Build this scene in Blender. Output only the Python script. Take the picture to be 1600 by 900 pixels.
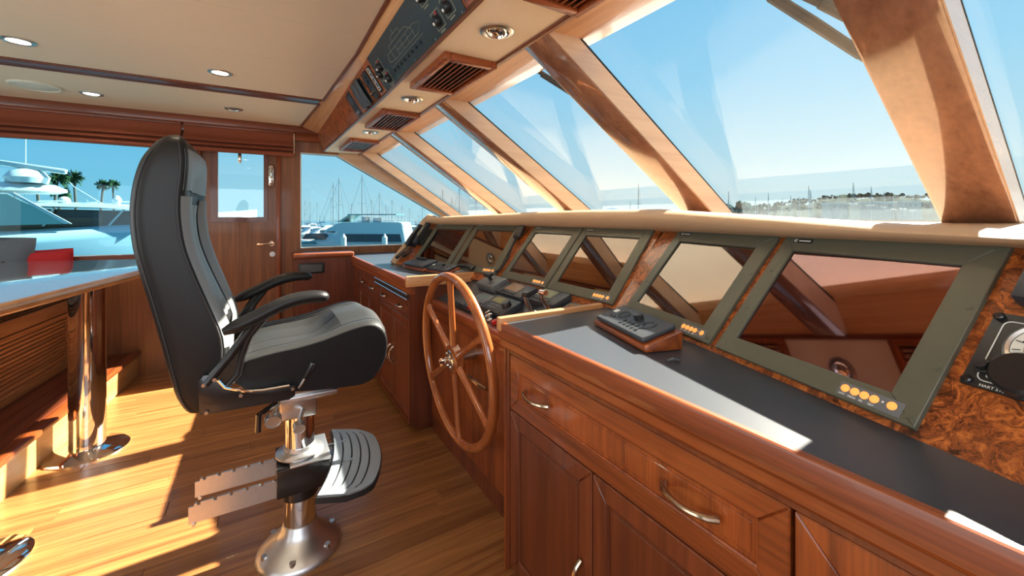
import bpy, bmesh, math, random
from math import pi, sin, cos, radians, sqrt, atan2
from mathutils import Matrix, Vector, Euler
random.seed(7)
for o in list(bpy.data.objects): bpy.data.objects.remove(o)
scene = bpy.context.scene
COL = scene.collection

# ------------------------------------------------------------------ camera
cam_d = bpy.data.cameras.new('camera'); cam = bpy.data.objects.new('camera', cam_d); COL.objects.link(cam)
cam_d.sensor_fit = 'HORIZONTAL'; cam_d.sensor_width = 36.0; cam_d.lens = 14.5125
cam_d.shift_y = -0.06875; cam_d.clip_start = 0.02; cam_d.clip_end = 3000
cam.location = (0, 0, 1.3); cam.rotation_euler = (pi / 2, 0, -radians(31.095))
scene.camera = cam

# ------------------------------------------------------------------ exposure
vs = scene.view_settings
vs.view_transform = 'Standard'; vs.look = 'None'; vs.gamma = 1.0; vs.use_curve_mapping = False
vs.exposure = 0.0
scene.display_settings.display_device = 'sRGB'

# ------------------------------------------------------------------ sky
world = bpy.data.worlds.new('sky'); scene.world = world; world.use_nodes = True
wt = world.node_tree; wt.nodes.clear()
def wn(t, **k):
    n = wt.nodes.new(t)
    for a, b in k.items(): setattr(n, a, b)
    return n
w_out = wn('ShaderNodeOutputWorld'); w_bg = wn('ShaderNodeBackground'); w_tc = wn('ShaderNodeTexCoord')
w_sep = wn('ShaderNodeSeparateXYZ'); wt.links.new(w_tc.outputs['Generated'], w_sep.inputs[0])
def w_ramp(stops):
    r = wn('ShaderNodeValToRGB')
    while len(r.color_ramp.elements) < len(stops): r.color_ramp.elements.new(0.5)
    for e, (p, c) in zip(r.color_ramp.elements, stops): e.position = p; e.color = (*c, 1)
    wt.links.new(w_sep.outputs['Z'], r.inputs[0]); return r
SKY_SUN = w_ramp([(0.0, (0.68, 0.87, 0.90)), (0.10, (0.56, 0.84, 0.94)), (0.28, (0.36, 0.73, 0.97)), (0.6, (0.22, 0.60, 0.95)), (1.0, (0.13, 0.42, 0.82))])
SKY_FAR = w_ramp([(0.0, (0.42, 0.74, 0.86)), (0.12, (0.28, 0.64, 0.86)), (0.30, (0.20, 0.55, 0.84)), (0.6, (0.14, 0.44, 0.76)), (1.0, (0.10, 0.34, 0.68))])
w_mr = wn('ShaderNodeMapRange'); w_mr.inputs[1].default_value = -0.45; w_mr.inputs[2].default_value = 0.95
wt.links.new(w_sep.outputs['X'], w_mr.inputs[0])
w_mix = wn('ShaderNodeMixRGB'); wt.links.new(w_mr.outputs[0], w_mix.inputs[0])
wt.links.new(SKY_FAR.outputs[0], w_mix.inputs[1]); wt.links.new(SKY_SUN.outputs[0], w_mix.inputs[2])
wt.links.new(w_mix.outputs[0], w_bg.inputs[0]); w_bg.inputs[1].default_value = 1.03
wt.links.new(w_bg.outputs[0], w_out.inputs[0])

# ------------------------------------------------------------------ sun, plus added fill lamps set in the openings behind the camera
sun_d = bpy.data.lights.new('sun', 'SUN'); sun_d.energy = 37; sun_d.angle = radians(0.6); sun_d.color = (1.0, 0.91, 0.76)
sun = bpy.data.objects.new('sun', sun_d); COL.objects.link(sun)
sun.rotation_euler = Vector((1.2, 0.155, 1.0)).to_track_quat('Z', 'Y').to_euler(); sun.location = (12, 0, 10)
def area(name, loc, direction, sx, sy, power, color):
    d = bpy.data.lights.new(name, 'AREA'); d.shape = 'RECTANGLE'; d.size = sx; d.size_y = sy; d.energy = power; d.color = color
    o = bpy.data.objects.new(name, d); COL.objects.link(o); o.location = loc
    o.rotation_euler = Vector(direction).to_track_quat('-Z', 'Y').to_euler(); return o
area('daylight_starboard_window', (-1.0, -0.98, 1.45), (0, 1, -0.05), 3.0, 0.85, 34, (0.93, 0.96, 1.0))  # added area lamp, brightens the room from starboard
area('daylight_aft_opening', (-3.12, 1.75, 1.15), (1, 0, 0.0), 3.6, 1.7, 52, (1.0, 0.95, 0.88))  # added area lamp, brightens the room from aft

# ------------------------------------------------------------------ materials
def mat_base(name):
    m = bpy.data.materials.new(name); m.use_nodes = True
    return m, m.node_tree, m.node_tree.nodes['Principled BSDF']
def plain(name, col, rough=0.5, metal=0.0, coat=0.0, bump=0.0, bscale=60, var=0.0, spec=0.5, aniso=0):
    m, t, b = mat_base(name)
    b.inputs['Roughness'].default_value = rough; b.inputs['Metallic'].default_value = metal
    b.inputs['Coat Weight'].default_value = coat; b.inputs['Coat Roughness'].default_value = 0.08
    b.inputs['Specular IOR Level'].default_value = spec
    tc = t.nodes.new('ShaderNodeTexCoord'); nz = t.nodes.new('ShaderNodeTexNoise')
    nz.inputs['Scale'].default_value = bscale; nz.inputs['Detail'].default_value = 4
    t.links.new(tc.outputs['Object'], nz.inputs['Vector'])
    mx = t.nodes.new('ShaderNodeMixRGB'); mx.blend_type = 'MIX'
    v = max(var, 0.04)
    mx.inputs[1].default_value = (*[c * (1 - v) for c in col], 1); mx.inputs[2].default_value = (*[min(1, c * (1 + v)) for c in col], 1)
    t.links.new(nz.outputs[0], mx.inputs[0]); t.links.new(mx.outputs[0], b.inputs['Base Color'])
    if bump:
        bp = t.nodes.new('ShaderNodeBump'); bp.inputs['Strength'].default_value = bump; bp.inputs['Distance'].default_value = 0.002
        t.links.new(nz.outputs[0], bp.inputs['Height']); t.links.new(bp.outputs[0], b.inputs['Normal'])
    return m
def wood(name, c1, c2, axis, scale=34, rough=0.38, coat=0.28, contrast=0.22, spec=0.5):
    m, t, b = mat_base(name)
    b.inputs['Roughness'].default_value = rough; b.inputs['Coat Weight'].default_value = coat
    b.inputs['Coat Roughness'].default_value = 0.07; b.inputs['Specular IOR Level'].default_value = spec
    tc = t.nodes.new('ShaderNodeTexCoord'); mp = t.nodes.new('ShaderNodeMapping')
    s = [scale] * 3; s['xyz'.index(axis)] = scale * 0.035
    mp.inputs['Scale'].default_value = s; t.links.new(tc.outputs['Object'], mp.inputs[0])
    oi = t.nodes.new('ShaderNodeObjectInfo'); ad = t.nodes.new('ShaderNodeVectorMath'); ad.operation = 'ADD'
    sc = t.nodes.new('ShaderNodeVectorMath'); sc.operation = 'SCALE'; sc.inputs[3].default_value = 37
    cmb = t.nodes.new('ShaderNodeCombineXYZ')
    for i in range(3): t.links.new(oi.outputs['Random'], cmb.inputs[i])
    t.links.new(cmb.outputs[0], sc.inputs[0]); t.links.new(mp.outputs[0], ad.inputs[0]); t.links.new(sc.outputs[0], ad.inputs[1])
    n1 = t.nodes.new('ShaderNodeTexNoise'); n1.inputs['Scale'].default_value = 1.0; n1.inputs['Detail'].default_value = 6; n1.inputs['Distortion'].default_value = 0.6
    n2 = t.nodes.new('ShaderNodeTexNoise'); n2.inputs['Scale'].default_value = 5.5; n2.inputs['Detail'].default_value = 3
    t.links.new(ad.outputs[0], n1.inputs['Vector']); t.links.new(ad.outputs[0], n2.inputs['Vector'])
    mm = t.nodes.new('ShaderNodeMath'); mm.operation = 'MULTIPLY_ADD'; mm.inputs[1].default_value = 0.45
    t.links.new(n2.outputs[0], mm.inputs[0]); t.links.new(n1.outputs[0], mm.inputs[2])
    rp = t.nodes.new('ShaderNodeValToRGB'); rp.color_ramp.elements[0].position = 0.72 - contrast; rp.color_ramp.elements[1].position = 0.72 + contrast
    rp.color_ramp.elements[0].color = (*c1, 1); rp.color_ramp.elements[1].color = (*c2, 1)
    t.links.new(mm.outputs[0], rp.inputs[0])
    hv = t.nodes.new('ShaderNodeHueSaturation'); mr = t.nodes.new('ShaderNodeMapRange'); mr.inputs[3].default_value = 0.86; mr.inputs[4].default_value = 1.14
    t.links.new(oi.outputs['Random'], mr.inputs[0]); t.links.new(mr.outputs[0], hv.inputs['Value']); t.links.new(rp.outputs[0], hv.inputs['Color'])
    t.links.new(hv.outputs[0], b.inputs['Base Color'])
    bp = t.nodes.new('ShaderNodeBump'); bp.inputs['Strength'].default_value = 0.06; bp.inputs['Distance'].default_value = 0.001
    t.links.new(n2.outputs[0], bp.inputs['Height']); t.links.new(bp.outputs[0], b.inputs['Normal'])
    return m
def burl(name):
    m, t, b = mat_base(name)
    b.inputs['Roughness'].default_value = 0.3; b.inputs['Coat Weight'].default_value = 0.5; b.inputs['Coat Roughness'].default_value = 0.06
    tc = t.nodes.new('ShaderNodeTexCoord')
    n0 = t.nodes.new('ShaderNodeTexNoise'); n0.inputs['Scale'].default_value = 9; n0.inputs['Detail'].default_value = 5
    t.links.new(tc.outputs['Object'], n0.inputs['Vector'])
    ad = t.nodes.new('ShaderNodeVectorMath'); ad.operation = 'MULTIPLY_ADD'; ad.inputs[1].default_value = (0.25, 0.25, 0.25)
    t.links.new(n0.outputs['Color'], ad.inputs[0]); t.links.new(tc.outputs['Object'], ad.inputs[2])
    n1 = t.nodes.new('ShaderNodeTexNoise'); n1.inputs['Scale'].default_value = 30; n1.inputs['Detail'].default_value = 8; n1.inputs['Distortion'].default_value = 1.6; n1.inputs['Roughness'].default_value = 0.65
    t.links.new(ad.outputs[0], n1.inputs['Vector'])
    rp = t.nodes.new('ShaderNodeValToRGB'); e = rp.color_ramp.elements
    e[0].position = 0.36; e[0].color = (0.035, 0.009, 0.003, 1); e[1].position = 0.66; e[1].color = (0.55, 0.16, 0.03, 1)
    k = e.new(0.5); k.color = (0.25, 0.06, 0.012, 1)
    t.links.new(n1.outputs[0], rp.inputs[0]); t.links.new(rp.outputs[0], b.inputs['Base Color'])
    return m
def glass(name, tint=(0.97, 0.985, 0.98), f0=0.03, f1=0.5):
    m = bpy.data.materials.new(name); m.use_nodes = True; t = m.node_tree; t.nodes.clear()
    o = t.nodes.new('ShaderNodeOutputMaterial'); mx = t.nodes.new('ShaderNodeMixShader'); f = t.nodes.new('ShaderNodeLayerWeight'); f.inputs[0].default_value = 0.5
    p = t.nodes.new('ShaderNodeMath'); p.operation = 'POWER'; p.inputs[1].default_value = 5.0
    q = t.nodes.new('ShaderNodeMath'); q.operation = 'MULTIPLY_ADD'; q.inputs[1].default_value = f1; q.inputs[2].default_value = f0; q.use_clamp = True
    tr = t.nodes.new('ShaderNodeBsdfTransparent'); tr.inputs[0].default_value = (*tint, 1)
    gl = t.nodes.new('ShaderNodeBsdfGlossy'); gl.inputs['Roughness'].default_value = 0.0
    t.links.new(f.outputs['Facing'], p.inputs[0]); t.links.new(p.outputs[0], q.inputs[0])
    t.links.new(q.outputs[0], mx.inputs[0]); t.links.new(tr.outputs[0], mx.inputs[1]); t.links.new(gl.outputs[0], mx.inputs[2]); t.links.new(mx.outputs[0], o.inputs[0])
    return m
def emis(name, col, strength):
    m, t, b = mat_base(name); b.inputs['Base Color'].default_value = (*col, 1)
    b.inputs['Emission Color'].default_value = (*col, 1); b.inputs['Emission Strength'].default_value = strength; return m

T1 = (0.12, 0.024, 0.006); T2 = (0.32, 0.074, 0.013)
WX = wood('teak_grain_across', T1, T2, 'x'); WY = wood('teak_grain_along', T1, T2, 'y'); WZ = wood('teak_grain_upright', T1, T2, 'z')
DX = wood('dark_teak_across', (0.085, 0.018, 0.006), (0.18, 0.042, 0.013), 'x'); DY = wood('dark_teak_along', (0.085, 0.018, 0.006), (0.18, 0.042, 0.013), 'y')
DZ = wood('dark_teak_upright', (0.085, 0.018, 0.006), (0.18, 0.042, 0.013), 'z')
WALLW = wood('wall_teak', (0.15, 0.050, 0.014), (0.28, 0.105, 0.032), 'z', scale=34, coat=0.15, rough=0.45)
LWX = wood('varnished_light_teak', (0.48, 0.21, 0.075), (0.68, 0.35, 0.15), 'x', coat=0.7); LWY = wood('varnished_light_teak_along', (0.48, 0.21, 0.075), (0.68, 0.35, 0.15), 'y', coat=0.7)
MULL = wood('mullion_teak', (0.18, 0.075, 0.040), (0.31, 0.142, 0.078), 'x', scale=14, coat=1.0, rough=0.22)
MULL.node_tree.nodes['Principled BSDF'].inputs['Coat IOR'].default_value = 1.8
SIDELIT = wood('pale_mullion_veneer', (0.50, 0.33, 0.21), (0.60, 0.41, 0.265), 'x', scale=16, coat=0.8, rough=0.25)  # mullion wood with the light on its sides put into the colour
FLOORW = wood('bamboo_floor', (0.17, 0.060, 0.018), (0.40, 0.175, 0.055), 'x', scale=34, rough=0.32, coat=0.2, contrast=0.24)
BURL = burl('burl_veneer')
CEIL = plain('cream_headliner', (0.66, 0.55, 0.41), 0.75, bump=0.15, bscale=180, var=0.05)
CREAM = plain('cream_soffit', (0.72, 0.59, 0.42), 0.6, var=0.03)
SEAM = plain('dark_seam', (0.05, 0.03, 0.02), 0.7)
LAM = plain('charcoal_laminate', (0.032, 0.039, 0.050), 0.34, var=0.2, bscale=300, spec=0.6)
TAN = plain('tan_padded_vinyl', (0.46, 0.30, 0.175), 0.5, bump=0.2, bscale=260, var=0.05)
LEATHER = plain('black_leather', (0.0075, 0.008, 0.009), 0.42, bump=0.10, bscale=220, var=0.2, spec=0.35)
LEATHER2 = plain('grey_worn_leather', (0.017, 0.0185, 0.0195), 0.46, bump=0.12, bscale=220, var=0.15, spec=0.6)  # seat top: same black leather, lit tone put into the colour
LEATHER3 = plain('soft_grey_leather', (0.19, 0.20, 0.205), 0.38, bump=0.1, bscale=220, var=0.1, spec=0.7)  # back front: same black leather, window light painted in as grey
STITCH = plain('black_piping', (0.012, 0.012, 0.013), 0.5)
CHROME = plain('chrome', (0.86, 0.85, 0.83), 0.06, 1.0)
STEEL = plain('brushed_steel', (0.62, 0.60, 0.57), 0.28, 1.0, var=0.08, bscale=90)
ALU = plain('cast_aluminium', (0.66, 0.67, 0.68), 0.36, 1.0, var=0.06)
PALEALU = plain('pale_footrest_metal', (0.34, 0.39, 0.43), 0.42, 0.5)
NICKEL = plain('antique_nickel', (0.55, 0.43, 0.31), 0.22, 1.0)
BLACK = plain('black_plastic', (0.014, 0.015, 0.016), 0.4)
SATIN = plain('satin_black_metal', (0.012, 0.012, 0.013), 0.3, 0.0, coat=0.3)
RUBBER = plain('dark_rubber', (0.018, 0.018, 0.019), 0.7)
DGREY = plain('charcoal_plastic', (0.040, 0.046, 0.055), 0.42)
MGREY = plain('mid_grey_plastic', (0.13, 0.14, 0.15), 0.45)
BEZEL = plain('olive_grey_bezel', (0.105, 0.108, 0.078), 0.40, 0.15, var=0.06)
SCREEN = plain('dark_screen_glass', (0.24, 0.205, 0.185), 0.035, metal=1.0)
SCREENP = plain('violet_coated_screen', (0.235, 0.15, 0.16), 0.035, metal=1.0)
LCD = plain('olive_lcd', (0.20, 0.19, 0.06), 0.25); LCDG = plain('green_grey_lcd', (0.10, 0.12, 0.08), 0.25); LCDB = plain('brown_lcd', (0.24, 0.12, 0.04), 0.25)
SWPANEL = plain('slate_switch_panel', (0.018, 0.034, 0.043), 0.5)
WHITE = plain('white_print', (0.75, 0.76, 0.72), 0.5); PRINT = plain('faded_print', (0.20, 0.22, 0.16), 0.6)
RED = plain('red_plastic', (0.5, 0.02, 0.02), 0.35)
BTN = emis('orange_backlit_key', (1.0, 0.36, 0.08), 0.75)
LAMPG = emis('lit_lamp', (1.0, 0.88, 0.66), 14.0)
LAMPOFF = plain('lamp_glass_off', (0.30, 0.29, 0.27), 0.12, 0.6)
SPKR = plain('ivory_speaker_grille', (0.62, 0.60, 0.50), 0.6)
SHADE = plain('rust_fabric', (0.22, 0.052, 0.020), 0.85, bump=0.3, bscale=300, var=0.1)
TABLETOP = plain('lacquered_table_top', (0.56, 0.57, 0.58), 0.07, coat=1.0, spec=0.9, var=0.04)
GREYF = plain('slate_fabric', (0.11, 0.13, 0.155), 0.9, bump=0.5, bscale=300, var=0.2)
REDF = plain('red_fabric', (0.42, 0.012, 0.016), 0.85, bump=0.4, bscale=300, var=0.1)
GRILLE = plain('black_bronze_mesh', (0.035, 0.028, 0.02), 0.4, 0.4)
GLASS = glass('clear_glass', (0.975, 0.985, 0.985)); GLASST = glass('teal_tinted_glass', (0.68, 0.89, 0.95), 0.012, 0.4); GLASSD = glass('pale_tinted_glass', (0.86, 0.95, 0.97))
WHEEL = wood('varnished_wheel_teak', (0.27, 0.068, 0.016), (0.42, 0.125, 0.032), 'z', scale=12, coat=0.9, rough=0.25)
RISER = wood('honey_teak', (0.36, 0.19, 0.06), (0.52, 0.30, 0.11), 'y', scale=20, coat=0.3)
LTEAK = wood('settee_teak', (0.38, 0.14, 0.042), (0.58, 0.25, 0.085), 'y')
REDDIM = plain('dull_red_lens', (0.25, 0.03, 0.03), 0.3); PALEBLUE = emis('lit_phone_screen', (0.45, 0.68, 0.78), 0.55); AMBER = plain('amber_key', (0.6, 0.38, 0.15), 0.4)
GAUGE = plain('gauge_dial', (0.68, 0.68, 0.62), 0.4)
VISOR = plain('pale_cream_gelcoat', (0.78, 0.72, 0.60), 0.5); DECKW = plain('white_foredeck', (0.80, 0.80, 0.78), 0.6)
# outdoors
WATER = plain('harbour_water', (0.02, 0.09, 0.12), 0.12, bump=1.0, bscale=1.2, spec=0.6)
GEL = plain('white_gelcoat', (0.46, 0.51, 0.53), 0.25, coat=0.3); GELB = plain('pale_blue_gelcoat', (0.31, 0.44, 0.50), 0.3, coat=0.3)
SMOKED = plain('smoked_brown_screen', (0.060, 0.050, 0.042), 0.12)
DARKW = plain('dark_boat_window', (0.012, 0.03, 0.045), 0.1); NAVY = plain('navy_canvas', (0.02, 0.09, 0.16), 0.7); TEALC = plain('teal_canvas', (0.03, 0.17, 0.22), 0.7)
BROWNC = plain('brown_canvas', (0.10, 0.065, 0.05), 0.7); SPAR = plain('grey_spar', (0.22, 0.27, 0.30), 0.4); PALEPOST = plain('pale_spar', (0.60, 0.66, 0.66), 0.5)
TRUNK = plain('palm_trunk', (0.09, 0.075, 0.06), 0.9); FROND = plain('palm_frond', (0.035, 0.075, 0.035), 0.6, spec=0.0, var=0.3, bscale=5); LEAF = plain('tree_leaves', (0.03, 0.075, 0.06), 0.8, spec=0.0, var=0.4, bscale=3)
SAGE = plain('sage_side_panel', (0.22, 0.36, 0.34), 0.5); TEALG = plain('green_screen', (0.14, 0.30, 0.28), 0.2)
HILL = plain('hazy_scrub_hill', (0.034, 0.047, 0.038), 0.95, spec=0.0, var=0.5, bscale=0.12); HLEAF = plain('hazy_hill_trees', (0.020, 0.034, 0.026), 0.9, spec=0.0, var=0.4, bscale=0.4)
BLDG = plain('pale_building', (0.22, 0.24, 0.235), 0.8); DOCK = plain('grey_dock', (0.40, 0.42, 0.42), 0.8)

# ------------------------------------------------------------------ mesh helpers
WM = {}
class MB:
    def __init__(s): s.bm = bmesh.new()
    def _join(s, tmp, M=None):
        me = bpy.data.meshes.new('t'); tmp.to_mesh(me); tmp.free()
        if M is not None: me.transform(M)
        s.bm.from_mesh(me); bpy.data.meshes.remove(me); return s
    def box(s, c, d, M=None, bev=0, seg=2):
        t = bmesh.new(); bmesh.ops.create_cube(t, size=1.0)
        for v in t.verts: v.co = Vector((v.co.x * d[0], v.co.y * d[1], v.co.z * d[2]))
        if bev: bmesh.ops.bevel(t, geom=list(t.edges), offset=min(bev, min(d) * 0.49), segments=seg, affect='EDGES', profile=0.5)
        for v in t.verts: v.co += Vector(c)
        return s._join(t, M)
    def bb(s, x0, x1, y0, y1, z0, z1, bev=0, seg=2, M=None):
        return s.box(((x0 + x1) / 2, (y0 + y1) / 2, (z0 + z1) / 2), (abs(x1 - x0), abs(y1 - y0), abs(z1 - z0)), M, bev, seg)
    def prism(s, pts, vec, bev=0, seg=2, M=None, back=False):
        t = bmesh.new(); vec = Vector(vec)
        a = [t.verts.new(Vector(p)) for p in pts]; b = [t.verts.new(Vector(p) + vec) for p in pts]; n = len(pts)
        t.faces.new(a); t.faces.new(b[::-1])
        for i in range(n): t.faces.new((a[i], b[i], b[(i + 1) % n], a[(i + 1) % n]))
        bmesh.ops.recalc_face_normals(t, faces=t.faces)
        if bev: bmesh.ops.bevel(t, geom=list(t.edges), offset=bev, segments=seg, affect='EDGES', profile=0.5, clamp_overlap=True)
        return s._join(t, M)
    def loft(s, rings, closed=True, caps=True, M=None):
        t = bmesh.new(); R = [[t.verts.new(Vector(p)) for p in r] for r in rings]; n = len(R[0])
        for i in range(len(R) - 1):
            for j in range(n if closed else n - 1):
                k = (j + 1) % n; t.faces.new((R[i][j], R[i][k], R[i + 1][k], R[i + 1][j]))
        if caps and closed: t.faces.new(R[0][::-1]); t.faces.new(R[-1])
        bmesh.ops.recalc_face_normals(t, faces=t.faces)
        return s._join(t, M)
    def tube(s, path, r, n=10, closed=False, M=None, caps=True):
        path = [Vector(p) for p in path]; N = len(path); rr = r if isinstance(r, (list, tuple)) else [r] * N
        rings = []; prev = None
        for i in range(N):
            if closed: tg = path[(i + 1) % N] - path[i - 1]
            else: tg = path[min(i + 1, N - 1)] - path[max(i - 1, 0)]
            tg.normalize()
            if prev is None:
                a = Vector((0, 0, 1)) if abs(tg.z) < 0.9 else Vector((1, 0, 0)); u = tg.cross(a).normalized()
            else: u = (prev - tg * prev.dot(tg)).normalized()
            prev = u; w = tg.cross(u)
            rings.append([path[i] + (u * cos(2 * pi * k / n) + w * sin(2 * pi * k / n)) * rr[i] for k in range(n)])
        if closed: rings.append(rings[0]); return s.loft(rings, caps=False, M=M)
        return s.loft(rings, caps=caps, M=M)
    def cyl(s, p0, p1, r0, r1=None, n=20, M=None): return s.tube([p0, p1], [r0, r0 if r1 is None else r1], n, M=M)
    def lathe(s, prof, M=None, n=32):
        return s.loft([[(r * cos(2 * pi * k / n), r * sin(2 * pi * k / n), h) for k in range(n)] for r, h in [(max(r, 1e-4), h) for r, h in prof]], M=M)
    def ball(s, c, r, M=None, n=12):
        r = (r, r, r) if not isinstance(r, (list, tuple)) else r
        t = bmesh.new(); bmesh.ops.create_uvsphere(t, u_segments=n + 4, v_segments=n, radius=1)
        for v in t.verts: v.co = Vector((c[0] + v.co.x * r[0], c[1] + v.co.y * r[1], c[2] + v.co.z * r[2]))
        return s._join(t, M)
    def tri(s, pts):
        s.bm.faces.new([s.bm.verts.new(Vector(p)) for p in pts]); return s
    def build(s, name, mat, parent=None, label=None, cat=None, group=None, kind=None, local=False, ang=35, M=None):
        me = bpy.data.meshes.new(name); s.bm.to_mesh(me); s.bm.free()
        me.materials.append(mat)
        for p in me.polygons: p.use_smooth = True
        me.set_sharp_from_angle(angle=radians(ang))
        o = bpy.data.objects.new(name, me); COL.objects.link(o)
        if parent is not None:
            o.parent = parent
            if not local: me.transform(WM[parent].inverted())
            WM[o] = WM[parent]
        elif M is not None:
            o.matrix_world = M; WM[o] = M
            if not local: me.transform(M.inverted())
        else:
            xs = [v.co for v in me.vertices]
            c = Vector(((min(v.x for v in xs) + max(v.x for v in xs)) / 2, (min(v.y for v in xs) + max(v.y for v in xs)) / 2, min(v.z for v in xs)))
            me.transform(Matrix.Translation(-c)); o.location = c; WM[o] = Matrix.Translation(c)
        if label: o['label'] = label
        if cat: o['category'] = cat
        if group: o['group'] = group
        if kind: o['kind'] = kind
        return o
def thing(name, label, cat, M=(0, 0, 0), group=None, kind=None):
    o = bpy.data.objects.new(name, None); COL.objects.link(o); o.empty_display_size = 0.05
    if not isinstance(M, Matrix): M = Matrix.Translation(Vector(M))
    o.matrix_world = M; WM[o] = M
    if label: o['label'] = label
    if cat: o['category'] = cat
    if group: o['group'] = group
    if kind: o['kind'] = kind
    return o
KIDS = lambda o: [c for c in COL.objects if c.parent == o]
def dup(root, M, label=None):
    r = root.copy(); COL.objects.link(r); r.matrix_world = M if isinstance(M, Matrix) else Matrix.Translation(Vector(M)); WM[r] = r.matrix_world.copy()
    if label: r['label'] = label
    for ch in KIDS(root):
        c = ch.copy(); COL.objects.link(c); c.parent = r
        for g in KIDS(ch):
            d = g.copy(); COL.objects.link(d); d.parent = c
    return r
def frame(origin, ex, ey):
    ex = Vector(ex).normalized(); ey = Vector(ey); ey = (ey - ex * ey.dot(ex)).normalized(); ez = ex.cross(ey)
    M = Matrix.Identity(4)
    for i in range(3): M[i][0] = ex[i]; M[i][1] = ey[i]; M[i][2] = ez[i]; M[i][3] = origin[i]
    return M
FNT = bpy.data.fonts.load('<builtin>') if False else None
def text(body, size, mat, parent, M, name='lettering', depth=0.0004):
    cu = bpy.data.curves.new('t', 'FONT'); cu.body = body; cu.size = size; cu.extrude = depth; cu.resolution_u = 3
    to = bpy.data.objects.new('t', cu); COL.objects.link(to)
    dg = bpy.context.evaluated_depsgraph_get(); me = bpy.data.meshes.new_from_object(to.evaluated_get(dg))
    bpy.data.objects.remove(to); bpy.data.curves.remove(cu)
    me.name = name; me.materials.clear(); me.materials.append(mat); me.transform(M)
    o = bpy.data.objects.new(name, me); COL.objects.link(o); o.parent = parent; WM[o] = WM[parent]; return o
def arc(c, r, a0, a1, n, plane='xz'):
    out = []
    for i in range(n + 1):
        a = a0 + (a1 - a0) * i / n; p, q = r * cos(a), r * sin(a)
        out.append({'xz': (c[0] + p, c[1], c[2] + q), 'xy': (c[0] + p, c[1] + q, c[2]), 'yz': (c[0], c[1] + p, c[2] + q)}[plane])
    return out
S = 'structure'

# ================================================================== SETTING
# floor: slab with separate boards running athwart the aisle
floor = MB().bb(-3.2, 2.0, -1.02, 4.6, -0.12, -0.007).build('floor', SEAM, kind=S)
y = -1.0; row = 0
while y < 4.49:
    x = -1.15 - random.uniform(0, 0.9); w = min(0.104, 4.5 - y)
    while x < 0.98:
        L = random.choice((0.92, 1.22, 1.52)); x1 = min(x + L, 1.0)
        if x1 > -1.15:
            xa = max(x, -1.15)
            MB().bb(xa + 0.0006, x1 - 0.0006, y + 0.0006, y + w - 0.0006, -0.008, random.uniform(-0.0005, 0.0), bev=0.0012, seg=1).build('plank', FLOORW, floor)
        x = x1
    y += w; row += 1
MB().bb(-3.2, -1.15, -1.0, 4.5, -0.008, -0.001).build('floor_edge', FLOORW, floor)

# port wall, with the openings of two windows and the door
def xz(pts, y0, y1, mb, bev=0): mb.prism([(x, y0, z) for x, z in pts], (0, y1 - y0, 0), bev=bev); return mb
def rect(x0, x1, z0, z1): return [(x0, z0), (x1, z0), (x1, z1), (x0, z1)]
mb = MB()
for r in (rect(-3.2, -0.46, -0.1, 0.996), rect(-3.2, -3.0, 0.996, 2.3), rect(-0.62, -0.46, 0.996, 2.3), rect(-3.0, -0.62, 2.0, 2.3),
          rect(-0.46, 0.105, 2.02, 2.3), rect(0.105, 0.315, -0.1, 2.3), rect(0.315, 2.05, -0.1, 1.005),
          [(0.315, 1.93), (0.645, 1.93), (1.79, 1.30), (2.05, 1.17), (2.05, 1.30), (1.04, 1.985), (0.9, 2.2), (0.315, 2.3)]):
    xz(r, 4.5, 4.6, mb)
wall_port = mb.build('wall_port', WALLW, kind=S)
mb = MB(); xz([(0.655, 1.925), (1.80, 1.296), (2.03, 1.18), (2.03, 1.30), (1.04, 1.955), (0.655, 1.955)], 4.492, 4.5, mb); mb.build('window_surround', SIDELIT, wall_port)  # added facing, light on this diagonal piece painted in as pale colour
mb = MB(); xz(rect(-3.2, -0.47, 0.93, 0.996), 4.488, 4.5, mb); mb.build('sill_board', DX, wall_port)
MB().bb(-3.2, 0.95, 4.40, 4.5, 2.105, 2.172, bev=0.006).build('trim_1', DX, kind=S)
MB().bb(-3.2, 0.6, 4.44, 4.5, 2.04, 2.107, bev=0.004).build('trim_2', WX, kind=S)
MB().bb(0.105, 0.145, 4.47, 4.5, 0, 2.02, bev=0.006).build('trim_3', WZ, kind=S)
MB().bb(-0.50, -0.46, 4.47, 4.5, 0, 2.02, bev=0.006).build('trim_4', WZ, kind=S)
w1 = MB().bb(-3.0, -0.62, 4.54, 4.55, 0.996, 2.0).build('window_1', GLASST, kind=S)
mb = MB(); xz([(0.315, 1.005), (2.05, 1.005), (2.05, 1.17), (1.79, 1.30), (0.645, 1.93), (0.315, 1.93)], 4.55, 4.56, mb)
w2 = mb.build('window_2', GLASSD, kind=S)
mb = MB()
P = [(0.315, 1.005), (1.96, 1.005), (1.96, 1.21), (1.79, 1.30), (0.645, 1.93), (0.315, 1.93)]; cx, cz = 0.75, 1.35
for i in range(len(P)):
    a, b = P[i], P[(i + 1) % len(P)]
    mb.tube([(a[0], 4.502, a[1]), (b[0], 4.502, b[1])], 0.0055, 6)
mb.build('window_seal', PALEPOST, w2)
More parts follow.
